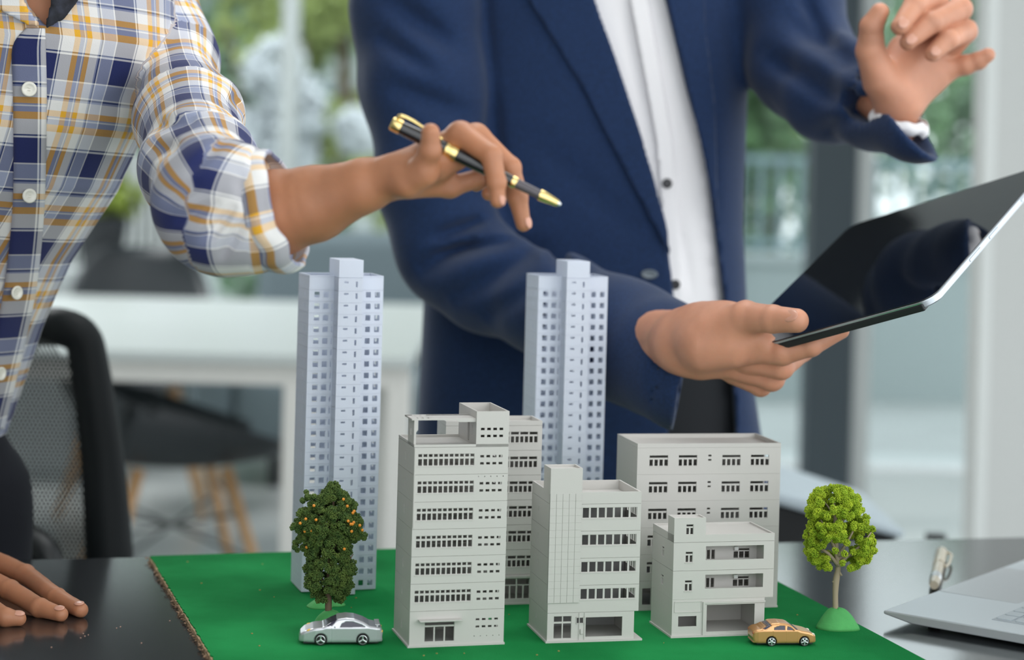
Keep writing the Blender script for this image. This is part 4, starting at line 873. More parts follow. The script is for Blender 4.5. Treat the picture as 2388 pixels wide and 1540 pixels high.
# the pen
def C3(px, py, Y): return Vector(W(px, py, Y))
ta, tb = C3(913, 287, 1.556), C3(1306, 477, 1.556); Lp = (tb - ta).length; Mx = axisM(ta, tb)
tp = thing('pen', tuple(ta), 'glossy black pen with gold rings and clip held in the outstretched hand', 'pen'); MI = Matrix.Translation(-ta) @ Mx
r = .0058; k = Lp / 393 # one photo pixel along the pen (x)
def pl_(prof, name, m, parent=tp): b = bmesh.new(); lathe(b, prof, 28, MI); return bmobj(name, b, m, parent, smooth=False, bevel=0)
for o in (pl_([(.0052, 0), (.0060, .0012), (.0060, 22 * k), (.0055, 23 * k)], 'end_cap', M_GOLD), pl_([(.0056, 23 * k), (.0059, 60 * k), (.0061, 125 * k)], 'cap_barrel', M_LACQ), pl_([(.0061, 125 * k), (.0065, 126 * k), (.0065, 133 * k), (.0061, 134 * k), (.0061, 138 * k), (.0065, 139 * k), (.0065, 152 * k), (.006, 153 * k)], 'centre_band', M_GOLD),
          pl_([(.0057, 153 * k), (.0056, 220 * k), (.0046, 280 * k)], 'barrel', M_LACQ), pl_([(.0049, 280 * k), (.0051, 282 * k), (.0050, 290 * k), (.0046, 291 * k)], 'grip_ring', M_GOLD), pl_([(.0042, 291 * k), (.0038, 345 * k)], 'grip', mat('smoked_lacquer', (.09, .08, .09), .25)),
          pl_([(.0046, 345 * k), (.0048, 348 * k), (.0046, 356 * k), (.0028, 388 * k)], 'nib_cone', M_GOLD), pl_([(.0024, 388 * k), (.0012, 395 * k)], 'tip', M_SILVER)):
    o.data.shade_smooth(); q = o.modifiers.new('e', 'EDGE_SPLIT'); q.split_angle = .7
b = bmesh.new(); dn = (MI.to_3x3() @ Vector((0, 0, 1))).normalized(); upv = (Vector((.15, -.45, .9)) - dn * dn.dot(Vector((.15, -.45, .9)))).normalized()
pp = smoothp([dn * (8 * k) + upv * .0055, dn * (12 * k) + upv * .0095, dn * (40 * k) + upv * .0100, dn * (75 * k) + upv * .0082, dn * (112 * k) + upv * .0068], 5)
tube(b, pp, [.0015] * 12 + [.0013] * (len(pp) - 12), 10); bmobj('clip', b, M_GOLD, tp, smooth=True)

# ------------------------------------------------------------------ person B: navy suit
rB = thing('person', (W(1380, 900, 2.47)[0], 2.47, 0), 'person in a navy suit and open white shirt holding a tablet behind the table', 'person')
YB = 2.47
RB = rows_of([(-330, 1380, YB, .10, .075), (-290, 1385, YB, .15, .09), (-200, 1390, YB, .200, .11), (0, 1376, YB, .203, .125), (300, 1372, YB, .200, .13), (520, 1365, YB, .200, .13), (700, 1363, YB, .205, .13), (900, 1366, YB, .214, .13), (1110, 1378, YB, .226, .132), (1290, 1384, YB, .232, .135)])
AR = [C(985, -160, 2.42, 140), C(972, 20, 2.39, 142), C(985, 200, 2.37, 135), C(1012, 420, 2.36, 124), C(1048, 590, 2.35, 118), C(1135, 655, 2.31, 112), C(1290, 715, 2.245, 118), C(1440, 785, 2.165, 128), C(1605, 868, 2.06, 142)]
AL = [C(1790, -200, 2.45, 135), C(1838, 0, 2.43, 122), C(1872, 150, 2.39, 120), C(1945, 205, 2.32, 116), C(2040, 240, 2.24, 98), C(2150, 305, 2.15, 78)]
cR = np.array(W(1592, 862, 2.06)); nR = np.array([.985, -.12, -.13]); nR /= np.linalg.norm(nR)
cL = np.array(W(2118, 292, 2.17)); nL = np.array([.62, -.35, .70]); nL /= np.linalg.norm(nL)
opening = [W(x, y, 2.34)[[0, 2]] for x, y in ((1352, -340), (1368, -100), (1385, 0), (1432, 130), (1500, 335), (1553, 530), (1568, 640), (1582, 760), (1575, 900), (1560, 1010), (1550, 1400), (1735, 1400), (1728, 1010), (1722, 900), (1706, 740), (1680, 560), (1640, 350), (1592, 150), (1556, 0), (1520, -150), (1500, -340))]
foldB = [(890, -20, 1060, 110, 2.26, 26, .010), (870, 70, 1010, 170, 2.26, 20, .007), (900, 190, 1090, 270, 2.26, 24, .008), (1000, 560, 1130, 515, 2.24, 16, .010), (960, 640, 1120, 560, 2.24, 22, .010), (1010, 600, 1200, 565, 2.24, 14, .008), (1040, 710, 1260, 590, 2.2, 24, .009), (1120, 760, 1300, 640, 2.16, 22, .005), (1290, 590, 1345, 660, 2.15, 18, .009), (1380, 660, 1330, 830, 2.1, 30, .005), (1560, 740, 1520, 980, 2.0, 26, .003),
         (1128, -60, 1150, 200, 2.3, 12, .004), (1150, 200, 1165, 430, 2.3, 14, .005), (1860, 40, 2000, 190, 2.3, 24, .010), (1800, 120, 1960, 260, 2.3, 22, .010), (1880, -40, 1950, 120, 2.3, 18, .008), (1940, 300, 2080, 220, 2.2, 20, .006), (1250, 330, 1500, 560, 2.34, 30, .003), (1200, 700, 1480, 930, 2.3, 40, .003), (1640, 200, 1660, 520, 2.34, 22, .004)]
foldB = [(*q[:5], q[5] * 1.15, q[6] * (1.6 if q[6] > .0045 else 1.2)) for q in foldB]
EB = 2.3
def jacket(P):
    t = stack(P, RB, 0, EB) + wrink(P, .0016, 16, 21, (1, 1, .4)); z = P[:, 2]
    tin = stack(P, RB, -.024, EB); t = np.maximum(t, -np.where(z > RB[0, 0] + .01, tin, tin))
    op = poly2(P[:, 0], z, opening); t = np.maximum(t, np.where(P[:, 1] < YB, -op, -1)); t = np.maximum(t, RB[0, 0] + .004 - z)
    a = chain(P, AR, .03) + wrink(P, .0048, 24, 22); a0 = a; a = np.maximum(a, (P - cR) @ nR); a = np.maximum(a, -np.maximum(a0 + .012, -((P - cR) @ nR) - .05))
    l = chain(P, AL, .03) + wrink(P, .0046, 26, 23); l0 = l; hL = (P - cL) @ nL; rL = np.linalg.norm(P - cL, axis=1) - .085; l = np.maximum(l, -np.maximum(-hL, rL)); l = np.maximum(l, -np.maximum(np.maximum(l0 + .010, -hL - .035), rL + .004))
    d = smin(smin(t, a, .012), l, .02); return crease(P, d, foldB)
lo, hi = bounds([p for p, r in AR + AL] + [(0, YB, RB[0, 0]), (0, YB, RB[-1, 0]), W(980, 900, YB - .15), W(1780, 900, YB + .15)], .085)
me = npmesh('jacket', [nets(jacket, lo, hi, .0045, 1.4)]); jk = child(link('jacket', me, rB, M_SUIT))
def pieceB(name, poly, grow, th, m, res=.003): return surf_piece(name, poly, RB, grow, th, m, rB, e=EB, res=res)
pieceB('lapel', [(1352, -240), (1372, -60), (1388, 0), (1434, 130), (1502, 335), (1556, 530), (1564, 600), (1545, 565), (1450, 385), (1350, 190), (1232, 0), (1190, -120), (1180, -240)], .0045, .005, M_SUIT)
pieceB('lapel', [(1552, -10), (1590, 150), (1638, 350), (1676, 545), (1672, 420), (1668, 250), (1645, 60), (1640, -150), (1520, -150)], .0045, .005, M_SUIT)
# shirt
shf = [(1455, 20, 1530, 400, 2.34, 12, .004), (1500, 0, 1560, 420, 2.34, 10, .004), (1575, 460, 1620, 690, 2.34, 12, .004), (1545, 200, 1590, 480, 2.34, 10, .003)]
def shB(P):
    d = stack(P, RB, -.014, EB) + wrink(P, .0022, 24, 31, (1.5, 1, .35)); d = np.maximum(d, W(1600, 735, YB)[2] - P[:, 2]); d = crease(P, d, shf); return d
lo, hi = bounds([(W(960, 0, YB)[0], YB - .13, W(1600, 745, YB)[2]), (W(1790, 0, YB)[0], YB + .13, RB[-1, 0])], .02); child(link('shirt', npmesh('shirt', [nets(shB, lo, hi, .005, 1.4)]), rB, M_SHIRT))
surf_piece('shirt_placket', [(1452, -200), (1468, 0), (1530, 330), (1548, 560), (1562, 725), (1594, 725), (1585, 560), (1568, 330), (1512, 0), (1494, -200)], RB, -.0085, .004, M_SHIRT, rB, e=EB)
for x, y in ((1556, 428), (1575, 664)):
    p = rows_px(RB, x, y, -.004, EB); bm = bmesh.new(); lathe(bm, [(.0058, -.001), (.0062, 0), (.0055, .001), (.003, .0005)], 18, Matrix.Translation(p) @ Matrix.Rotation(PI / 2, 4, 'X')); child(bmobj('button', bm, mat('dark_button', (.02, .02, .025), .3), rB, smooth=True))
p = rows_px(RB, 1514, 640, .002, EB); bm = bmesh.new(); lathe(bm, [(.009, -.001), (.0105, .0005), (.009, .002), (.007, .0012), (.003, .0008)], 22, Matrix.Translation(p) @ Matrix.Rotation(PI / 2, 4, 'X') @ Matrix.Scale(.55, 4, (0, 1, 0))); child(bmobj('jacket_button', bm, mat('slate_horn_button', (.17, .20, .23), .35), rB, smooth=True))
# trousers and shoes
RTB = rows_of([(700, 1395, YB, .18, .112), (900, 1400, YB, .185, .115), (1110, 1400, YB, .195, .12), (1290, 1400, YB, .198, .12)])
def trB(P):
    d = stack(P, RTB)
    for k in (-1, 1): d = smin(d, seg(P, (RTB[0, 1] + .095 * k, YB, .72), (RTB[0, 1] + .12 * k, YB + .02, .06), .095, .062), .03)
    return d
lo, hi = bounds([(RTB[0, 1] - .2, YB - .14, .02), (RTB[0, 1] + .2, YB + .14, RTB[-1, 0])], .04); child(link('trousers', npmesh('trousers', [nets(trB, lo, hi, .006, 1.3)]), rB, M_TROUS))
for k in (-1, 1):
    f_ = lambda P: np.maximum(seg(P, (RTB[0, 1] + .12 * k, YB + .05, .035), (RTB[0, 1] + .14 * k, YB - .15, .03), .045, .036), -P[:, 2] + .002)
    child(link('shoe', npmesh('shoe', [nets(f_, (RTB[0, 1] + .12 * k - .08, YB - .24, -.01), (RTB[0, 1] + .12 * k + .1, YB + .13, .12), .005)]), rB, M_BLACK))
# body with both hands
thR = [C(1672, 772, 1.955, 48), C(1738, 740, 1.93, 38), C(1802, 745, 1.907, 32), C(1857, 748, 1.888, 29)]
inR = [C(1752, 815, 1.955, 34), C(1825, 822, 1.935, 30), C(1890, 806, 1.925, 26), C(1962, 772, 1.93, 19)]
mdR = [C(1750, 838, 1.97, 34), C(1822, 856, 1.955, 29), C(1870, 820, 1.985, 24), C(1930, 790, 2.0, 18)]
rgR = [C(1735, 858, 1.985, 33), C(1800, 884, 1.975, 28), C(1834, 842, 2.01, 23), C(1880, 800, 2.03, 18)]
ltR = [C(1712, 868, 2.0, 30), C(1774, 900, 1.995, 25), C(1806, 868, 2.02, 21), C(1840, 830, 2.035, 17)]
plR = [[C(1500, 815, 2.10, 62), C(1600, 795, 2.01, 72)], [C(1600, 800, 2.0, 72), C(1690, 775, 1.965, 66)], [C(1640, 765, 1.985, 56), C(1742, 762, 1.95, 44)], [C(1650, 830, 1.995, 52), C(1748, 845, 1.985, 42)], [C(1640, 805, 1.96, 58), C(1712, 808, 1.948, 44), C(1768, 795, 1.94, 28)]]
fR = lambda P: hand_sdf(P, plR, [thR, inR, mdR, rgR, ltR], .008, .018) + wrink(P, .0004, 120, 41)
lo, hi = bounds([p for c in plR + [thR, inR, mdR, rgR, ltR] for p, r in c], .045); mB1 = nets(fR, lo, hi, .0017)
thL = [C(2055, 190, 2.175, 44), C(2030, 120, 2.165, 34), C(2032, 62, 2.155, 27), C(2052, 28, 2.15, 22)]
inL = [C(2125, 60, 2.20, 32), C(2182, -8, 2.175, 28), C(2135, 10, 2.145, 26), C(2098, 62, 2.13, 21)]
mdL = [C(2168, 95, 2.21, 32), C(2238, 22, 2.18, 29), C(2172, 52, 2.145, 26), C(2118, 98, 2.135, 20)]
rgL = [C(2195, 130, 2.215, 30), C(2252, 72, 2.19, 27), C(2210, 92, 2.15, 24), C(2174, 126, 2.14, 19)]
ltL = [C(2205, 160, 2.21, 28), C(2252, 152, 2.20, 23), C(2282, 142, 2.195, 20), C(2304, 128, 2.19, 17)]
plL = [[C(2090, 310, 2.21, 42), C(2092, 245, 2.19, 44)], [C(2095, 235, 2.19, 50), C(2140, 130, 2.205, 52)], [C(2125, 225, 2.20, 40), C(2195, 165, 2.21, 36)], [C(2075, 205, 2.18, 46), C(2110, 120, 2.20, 40)]]
fL = lambda P: hand_sdf(P, plL, [thL, inL, mdL, rgL, ltL], .006, .016) + wrink(P, .0004, 120, 42)
lo, hi = bounds([p for c in plL + [thL, inL, mdL, rgL, ltL] for p, r in c], .045); mB2 = nets(fL, lo, hi, .0018)
headB = W(1420, -620, 2.36)
def coarseB(P):
    d = stack(P, RB, -.026, EB); d = np.maximum(d, .80 - P[:, 2]); d = smin(d, seg(P, W(1390, -250, 2.46), headB - np.array([0, -.02, .06]), .062, .054), .03)
    d = np.minimum(d, chain(P, [(p, r * .5) for p, r in AR[:-1]] + [plR[0][1]], .02)); d = np.minimum(d, chain(P, [(p, r * k_) for (p, r), k_ in zip(AL[:-1], (.55, .55, .5, .36, .30))] + [plL[0][0]], .02)); return smin(d, sdf_head(P, headB, (.2, -.85, -.45)), .012)
lo, hi = bounds([p for p, r in AR + AL] + [headB, (0, YB, .8)], .15); mB3 = nets(coarseB, lo, hi, .007, 1.3)
bodyB = child(link('body', npmesh('body', [mB1, mB2, mB3]), rB, M_SKIN_B))
nail(bodyB, thR[-1], thR[-2], (.15, -.95, .35), thR[-1][1] * .9); nail(bodyB, inL[-1], inL[-2], (.2, -.9, .3), inL[-1][1]); nail(bodyB, mdL[-1], mdL[-2], (.2, -.9, .3), mdL[-1][1]); nail(bodyB, rgL[-1], rgL[-2], (.2, -.9, .3), rgL[-1][1])
head_extras(rB, headB, (.2, -.85, -.45), mat('black_hair', (.01, .008, .007)))
bm = ring_band(W(2096, 288, 2.198), (.2, -.2, 1), .0285, .030, .013, .002, up=(0, 1, 0), wob=.001); o = child(bmobj('shirt_cuff', bm, M_SHIRT, rB, smooth=True)); k = o.modifiers.new('t', 'SOLIDIFY'); k.thickness = .002

# ------------------------------------------------------------------ the tablet
px4 = [(1687, 829), (2190, 690), (2431, 385), (1970, 530)]; dp = [1.97, 1.97 * .91618, 1.97 * 1.05111, 1.97 * 1.13492]
Q = [Vector(W(x, y, d)) for (x, y), d in zip(px4, dp)]
ex = ((Q[1] - Q[0]) + (Q[2] - Q[3])).normalized(); ey = ((Q[3] - Q[0]) + (Q[2] - Q[1])); ey = (ey - ex * ey.dot(ex)).normalized(); ez = ex.cross(ey)
wT = ((Q[1] - Q[0]).length + (Q[2] - Q[3]).length) / 2; hT = ((Q[3] - Q[0]).length + (Q[2] - Q[1]).length) / 2; cT = sum(Q, Vector()) / 4
tt = thing('tablet', cT, 'black-screened tablet with a silver edge held up in one hand', 'tablet'); tt.rotation_mode = 'QUATERNION'; tt.rotation_quaternion = Matrix((ex, ey, ez)).transposed().to_quaternion()
def rrect(bm, w, h, r, z0, z1, n=8):
    pts = []
    for cx, cy, a0 in ((w / 2 - r, h / 2 - r, 0), (-w / 2 + r, h / 2 - r, 90), (-w / 2 + r, -h / 2 + r, 180), (w / 2 - r, -h / 2 + r, 270)):
        for i in range(n + 1): a = math.radians(a0 + 90 * i / n); pts.append((cx + r * math.cos(a), cy + r * math.sin(a)))
    A_ = [bm.verts.new((x, y, z0)) for x, y in pts]; B2 = [bm.verts.new((x, y, z1)) for x, y in pts]; n_ = len(pts); bm.faces.new(A_[::-1]); bm.faces.new(B2)
    for i in range(n_): bm.faces.new((A_[i], A_[(i + 1) % n_], B2[(i + 1) % n_], B2[i]))
bm = bmesh.new(); rrect(bm, wT, hT, .018, -.0085, -.0008); bmobj('shell', bm, mat('silver_aluminium', (.52, .56, .60), .3, .9), tt, bevel=.0015)
bm = bmesh.new(); rrect(bm, wT - .0008, hT - .0008, .0178, -.0008, 0); bmobj('screen', bm, mat('black_glass', (.004, .006, .010), .04, spec=.6), tt, bevel=.0003)
bm = bmesh.new(); box2(bm, (-wT / 2 + .02, -hT / 2 - .0012, -.0108), (wT / 2 - .012, -hT / 2 + .014, -.0030)); bmobj('folded_cover_edge', bm, mat('black_cover', (.012, .014, .016), .5), tt, bevel=.002)
for a_, b_ in ((-.075, -.045), (-.02, .005), (.075, .10)):
    bm = bmesh.new(); box2(bm, (wT / 2 - .0005, a_, -.0062), (wT / 2 + .0007, b_, -.0032)); bmobj('side_button', bm, mat('silver_aluminium', (.5, .5, .5)), tt, bevel=.0005)

# ------------------------------------------------------------------ the laptop
c0 = G(2060, 1424, TOP + .013); A1 = G(2388, 1305, TOP + .013); B1 = G(2388, 1481, TOP + .013)
ax_ = Vector(A1 - c0).normalized(); bx_ = Vector((0, 0, 1)).cross(ax_) * -1; tl_ = thing('laptop', (c0[0], c0[1], TOP), 'open silver laptop lying on the table beside the green board', 'laptop', math.atan2(ax_.y, ax_.x))
# local x runs along the palm-rest edge, local -y towards the screen hinge
M_ALU = mat('silver_laptop_aluminium', (.62, .66, .69), .38, .55)
bm = bmesh.new(); prism(bm, [(0, .0095), (0, .013), (-.25, .0135), (-.25, .003), (-.03, .004)], 0, .36, lambda y, z, x: (x, y, z)); bmobj('base', bm, M_ALU, tl_, bevel=.0016, seg=3)
bm = bmesh.new(); rrect(bm, .165, .085, .004, .0129, .0133); o = bmobj('trackpad', bm, mat('grey_trackpad', (.47, .49, .51), .3, .3), tl_); o.location = (.205, -.044, 0)
bm = bmesh.new(); box2(bm, (.036, -.21, .0131), (.332, -.096, .0136)); bmobj('keyboard_well', bm, mat('keyboard_well', (.42, .46, .49), .5), tl_)
kb = None
for j in range(6):
    for i in range(14):
        if kb is None: bm = bmesh.new(); rrect(bm, .0175, .0155, .002, .0136, .0146, 3); kb = bmobj('key', bm, mat('pale_key', (.50, .55, .58), .5), tl_); q = kb
        else: q = kb.copy(); COL.objects.link(q)
        q.location = (.05 + i * .0206, -.106 - j * .0186, 0)
bm = bmesh.new(); rrect(bm, .36, .24, .008, 0, .005); o = bmobj('lid', bm, M_ALU, tl_, bevel=.001); o.rotation_euler = (math.radians(-110) + PI, 0, 0); o.rotation_euler = (math.radians(108), 0, 0); o.location = (.18, -.25 - .037, .0135 + .114)
bm = bmesh.new(); rrect(bm, .346, .222, .004, -.0006, 0); q = bmobj('screen', bm, mat('black_glass', (.004, .006, .010)), o)
for x in (.03, .33):
    for y in (-.04, -.22): bm = bmesh.new(); lathe(bm, [(.006, 0), (.006, .0045)], 16); o = bmobj('foot', bm, M_BLACK, tl_); o.location = (x, y, 0)

# cream pen on the table
p0 = G(2178, 1380, TOP); p1 = G(2196, 1300, TOP); p0[2] = p1[2] = TOP + .0066; pv = Vector(p1 - p0); Lc = pv.length
tc_ = thing('pen', (p0[0], p0[1], TOP), 'stubby cream pen with a clip lying beyond the laptop', 'pen'); MI = Matrix.Translation((0, 0, .0066)) @ pv.to_track_quat('Z', 'Y').to_matrix().to_4x4(); M_CR = mat('cream_resin', (.66, .58, .44), .35, coat=.4)
for nm, pr, m in (('barrel', [(.0045, 0), (.0058, .01), (.0062, Lc * .5), (.0060, Lc * .56)], M_CR), ('cap', [(.0066, Lc * .57), (.0068, Lc * .6), (.0066, Lc * .97), (.0055, Lc)], M_CR), ('band', [(.0059, Lc * .12), (.0064, Lc * .13), (.0066, Lc * .24), (.0063, Lc * .25)], M_SILVER)):
    bm = bmesh.new(); lathe(bm, pr, 26, MI); o = bmobj(nm, bm, m, tc_); o.data.shade_smooth(); q = o.modifiers.new('e', 'EDGE_SPLIT'); q.split_angle = .7
bm = bmesh.new(); sd = pv.cross(Vector((0, 0, 1))).normalized(); dn = pv.normalized(); z_ = Vector((0, 0, .0075)); tube(bm, smoothp([z_ + dn * Lc * .95 + sd * .006, z_ + dn * Lc * .88 + sd * .0115, z_ + dn * Lc * .6 + sd * .0105, z_ + dn * Lc * .52 + sd * .0075]), .0016, 10); bmobj('clip', bm, M_CR, tc_, smooth=True)

# ================================================================== MODEL TREES AND TOY CARS
def mound(parent, c, r, h, seed, m, name='clay_mound', sx_=1, sy_=1):
    bm = bmesh.new(); n = 28; m_ = 9; g = []
    for i in range(m_ + 1):
        t = i / m_; row = []
        for k in range(n):
            a = 2 * PI * k / n; rr = r * (1 - t) ** .8 * (1 + .16 * noise.noise(Vector((1.3 * math.cos(a), 1.3 * math.sin(a), seed)))) + .0012; z = h * (math.sin(t * PI / 2) ** 1.15) * (1 + .08 * noise.noise(Vector((math.cos(a) * 2, math.sin(a) * 2, seed + t * 3)))) + (.0008 if i == 0 else 0)
            if i == 0: rr *= .96; z = 0
            row.append(bm.verts.new((c[0] + rr * math.cos(a) * sx_, c[1] + rr * math.sin(a) * sy_, c[2] + z)))
        g.append(row)
    for a, b in zip(g, g[1:]):
        for k in range(n): bm.faces.new((a[k], a[(k + 1) % n], b[(k + 1) % n], b[k]))
    bm.faces.new(g[-1]); bm.faces.new(g[0][::-1]); return bmobj(name, bm, m, parent, smooth=True)
M_CLAY = mat('light_green_clay', (.085, .40, .11), .8, bump=.4, bscale=250, var=.08, vscale=60)
def local(t, px, py, Y): w = W(px, py, Y); return Vector(w) - t.location
def branches(bm, t, Y, trunk, br, n=8):
    tube(bm, smoothp([local(t, x, y, Y) for x, y, r in trunk], 3), list(np.interp(np.linspace(0, 1, (len(trunk) - 1) * 3 + 1), np.linspace(0, 1, len(trunk)), [r * Y / F for x, y, r in trunk])), n)
    for b in br:
        pts = [local(t, x, y, Y) + Vector((0, dy, 0)) for x, y, dy, r in b]; tube(bm, smoothp(pts, 3), list(np.interp(np.linspace(0, 1, (len(b) - 1) * 3 + 1), np.linspace(0, 1, len(b)), [q[3] * Y / F for q in b])), 6)
# dark tree with oranges
YT = G(766, 1462, MATZ)[1]; cT0 = G(766, 1462, MATZ)
t = thing('model_tree', (cT0[0], cT0[1], MATZ), 'dark green conical model tree dotted with oranges, on a green clay mound', 'model tree')
mound(t, (0.001, 0, 0), .0165, .0155, 1.5, M_CLAY, sy_=.8)
bm = bmesh.new(); branches(bm, t, YT, [(766, 1440, 8), (766, 1405, 8), (768, 1330, 6), (772, 1240, 4), (780, 1150, 2)], [[(768, 1380, 0, 4), (735, 1330, .004, 2), (715, 1300, .006, 1)], [(768, 1370, 0, 4), (805, 1320, -.004, 2), (825, 1290, -.006, 1)], [(770, 1300, 0, 4), (725, 1240, .003, 2), (695, 1220, .0, 1)], [(770, 1290, 0, 4), (815, 1230, -.003, 2), (845, 1215, 0, 1)], [(774, 1240, 0, 3), (740, 1190, -.004, 1.5)], [(774, 1230, 0, 3), (810, 1180, .004, 1.5)], [(770, 1340, 0, 3), (765, 1280, -.014, 1.5)], [(770, 1320, 0, 3), (780, 1250, .014, 1.5)]])
bmobj('trunk', bm, mat('brown_wire_trunk', (.17, .11, .07), .8), t, smooth=True)
rnd = np.random.RandomState(11); cs = []; sz = []
outl = [(1130, 778, 8), (1150, 778, 26), (1175, 772, 52), (1200, 768, 66), (1225, 766, 76), (1250, 770, 60), (1280, 768, 52), (1310, 770, 58), (1335, 768, 62), (1360, 768, 60), (1380, 770, 48), (1398, 768, 28)]
oy_ = [q[0] for q in outl]
while len(cs) < 560:
    y = rnd.uniform(1130, 1400); cx = np.interp(y, oy_, [q[1] for q in outl]); hw = np.interp(y, oy_, [q[2] for q in outl]); a = rnd.uniform(0, 2 * PI); q = rnd.uniform(.35, .96) ** .6
    if rnd.rand() > hw / 60: continue
    p = local(t, cx + hw * q * math.cos(a), y, YT) + Vector((0, hw * q * math.sin(a) * .8 * YT / F, 0)); cs.append(p); sz.append(.0036)
for c_, n_ in (((832, 1222), 26), ((838, 1245), 20), ((700, 1228), 22), ((712, 1195), 22), ((705, 1272), 12), ((722, 1165), 14), ((812, 1180), 18), ((710, 1250), 14)):
    for i in range(n_): p = local(t, c_[0] + rnd.normal() * 9, c_[1] + rnd.normal() * 8, YT) + Vector((0, rnd.normal() * .004, 0)); cs.append(p); sz.append(.0024)
M_DK = mat('moss_green_foam', (.05, .105, .02), .85, col2=(.13, .19, .035), vscale=160)
clumps('foliage', cs, sz, 95, M_DK, t, 5, .00095)
fr = [(713, 1211), (737, 1213), (732, 1180), (801, 1165), (810, 1181), (823, 1197), (826, 1193), (812, 1216), (818, 1223), (825, 1219), (822, 1223), (839, 1226), (820, 1240), (845, 1237), (726, 1238), (711, 1240), (715, 1277), (803, 1281), (700, 1221), (768, 1205)]
for i, (x, y) in enumerate(fr[:19]):
    bm = bmesh.new(); bmesh.ops.create_icosphere(bm, subdivisions=2, radius=.00145); f0 = bmobj('orange', bm, mat('orange_bead', (.85, .30, .03), .45), t, smooth=True)
    dx = (x - np.interp(y, oy_, [q[1] for q in outl])) / max(20, np.interp(y, oy_, [q[2] for q in outl])); f0.location = local(t, x, y, YT - .008 - .016 * math.sqrt(max(0, 1 - min(1, dx * dx))))
# bright tree
c5 = G(1951, 1466, MATZ); YR = c5[1]
t = thing('model_tree', (c5[0], c5[1], MATZ), 'bright lime green round model tree on a green clay mound, beside the gold car', 'model tree')
mound(t, (0, 0, 0), .0200, .0195, 4.2, M_CLAY, sy_=.75)
bm = bmesh.new(); branches(bm, t, YR, [(1949, 1440, 7), (1948, 1390, 6.5), (1950, 1352, 8), (1955, 1322, 6), (1950, 1280, 6), (1948, 1220, 5), (1945, 1170, 2.5)],
    [[(1953, 1350, 0, 5), (1941, 1358, -.001, 2)], [(1953, 1330, 0, 5), (1963, 1343, -.001, 2)], [(1953, 1322, 0, 6), (1975, 1295, -.005, 4), (2005, 1270, -.006, 3), (2030, 1240, -.004, 1.5)], [(1953, 1318, 0, 5), (1930, 1290, -.003, 4), (1905, 1275, .002, 2.5), (1888, 1245, .003, 1.5)], [(1952, 1300, 0, 5), (1970, 1265, -.008, 3), (1985, 1235, -.010, 2)], [(1950, 1290, 0, 5), (1932, 1250, -.006, 3), (1912, 1210, -.006, 1.5)], [(1950, 1230, 0, 4), (1975, 1200, -.005, 2.5), (1990, 1180, -.005, 1.5)], [(1949, 1210, 0, 3.5), (1930, 1180, .004, 2), (1915, 1165, .004, 1.2)], [(1953, 1305, 0, 5), (1990, 1300, .008, 3), (2015, 1300, .010, 1.5)], [(1950, 1270, 0, 4), (1960, 1220, .012, 2)], [(1950, 1280, 0, 4), (1925, 1240, .012, 2)], [(1952, 1310, 0, 4), (1915, 1305, .004, 2), (1890, 1285, .004, 1.5)]])
bmobj('trunk', bm, mat('tan_plastic_trunk', (.37, .30, .20), .65), t, smooth=True)
rnd = np.random.RandomState(21); cs = []; sz = []
out2 = [(1138, 1942, 30), (1155, 1946, 52), (1180, 1950, 66), (1210, 1956, 78), (1240, 1960, 84), (1270, 1960, 84), (1290, 1960, 80), (1310, 1958, 66), (1325, 1950, 40)]; oy2 = [q[0] for q in out2]
while len(cs) < 520:
    y = rnd.uniform(1140, 1322); cx = np.interp(y, oy2, [q[1] for q in out2]); hw = np.interp(y, oy2, [q[2] for q in out2]); a = rnd.uniform(0, 2 * PI); q = rnd.uniform(.3, 1) ** .45
    if y > 1262 and abs(math.cos(a) * q) < .45 and rnd.rand() < .8: continue
    if noise.noise(Vector((math.cos(a) * 1.6 * q, math.sin(a) * 1.6 * q, y / 45))) < -.2: continue
    p = local(t, cx + hw * q * math.cos(a), y, YR) + Vector((0, hw * q * math.sin(a) * .8 * YR / F, 0)); cs.append(p); sz.append(.0034)
clumps('foliage', cs, sz, 150, mat('lime_green_foam', (.27, .42, .015), .8, col2=(.48, .60, .03), vscale=120), t, 6, .00075)
# clay mounds of trees hidden behind the dark one
c6 = G(748, 1415, MATZ); t = thing('clay_mound', (c6[0], c6[1], MATZ), 'flat light green clay mound behind the dark tree, nearer the board edge', 'clay'); mound(t, (0, 0, 0), .0125, .0070, 2.2, M_CLAY, 'lump')
c6 = G(785, 1411, MATZ); t = thing('clay_mound', (c6[0], c6[1], MATZ), 'smaller light green clay mound behind the dark tree, nearer the shopfront block', 'clay'); mound(t, (0, 0, 0), .0085, .0045, 6.2, M_CLAY, 'lump')

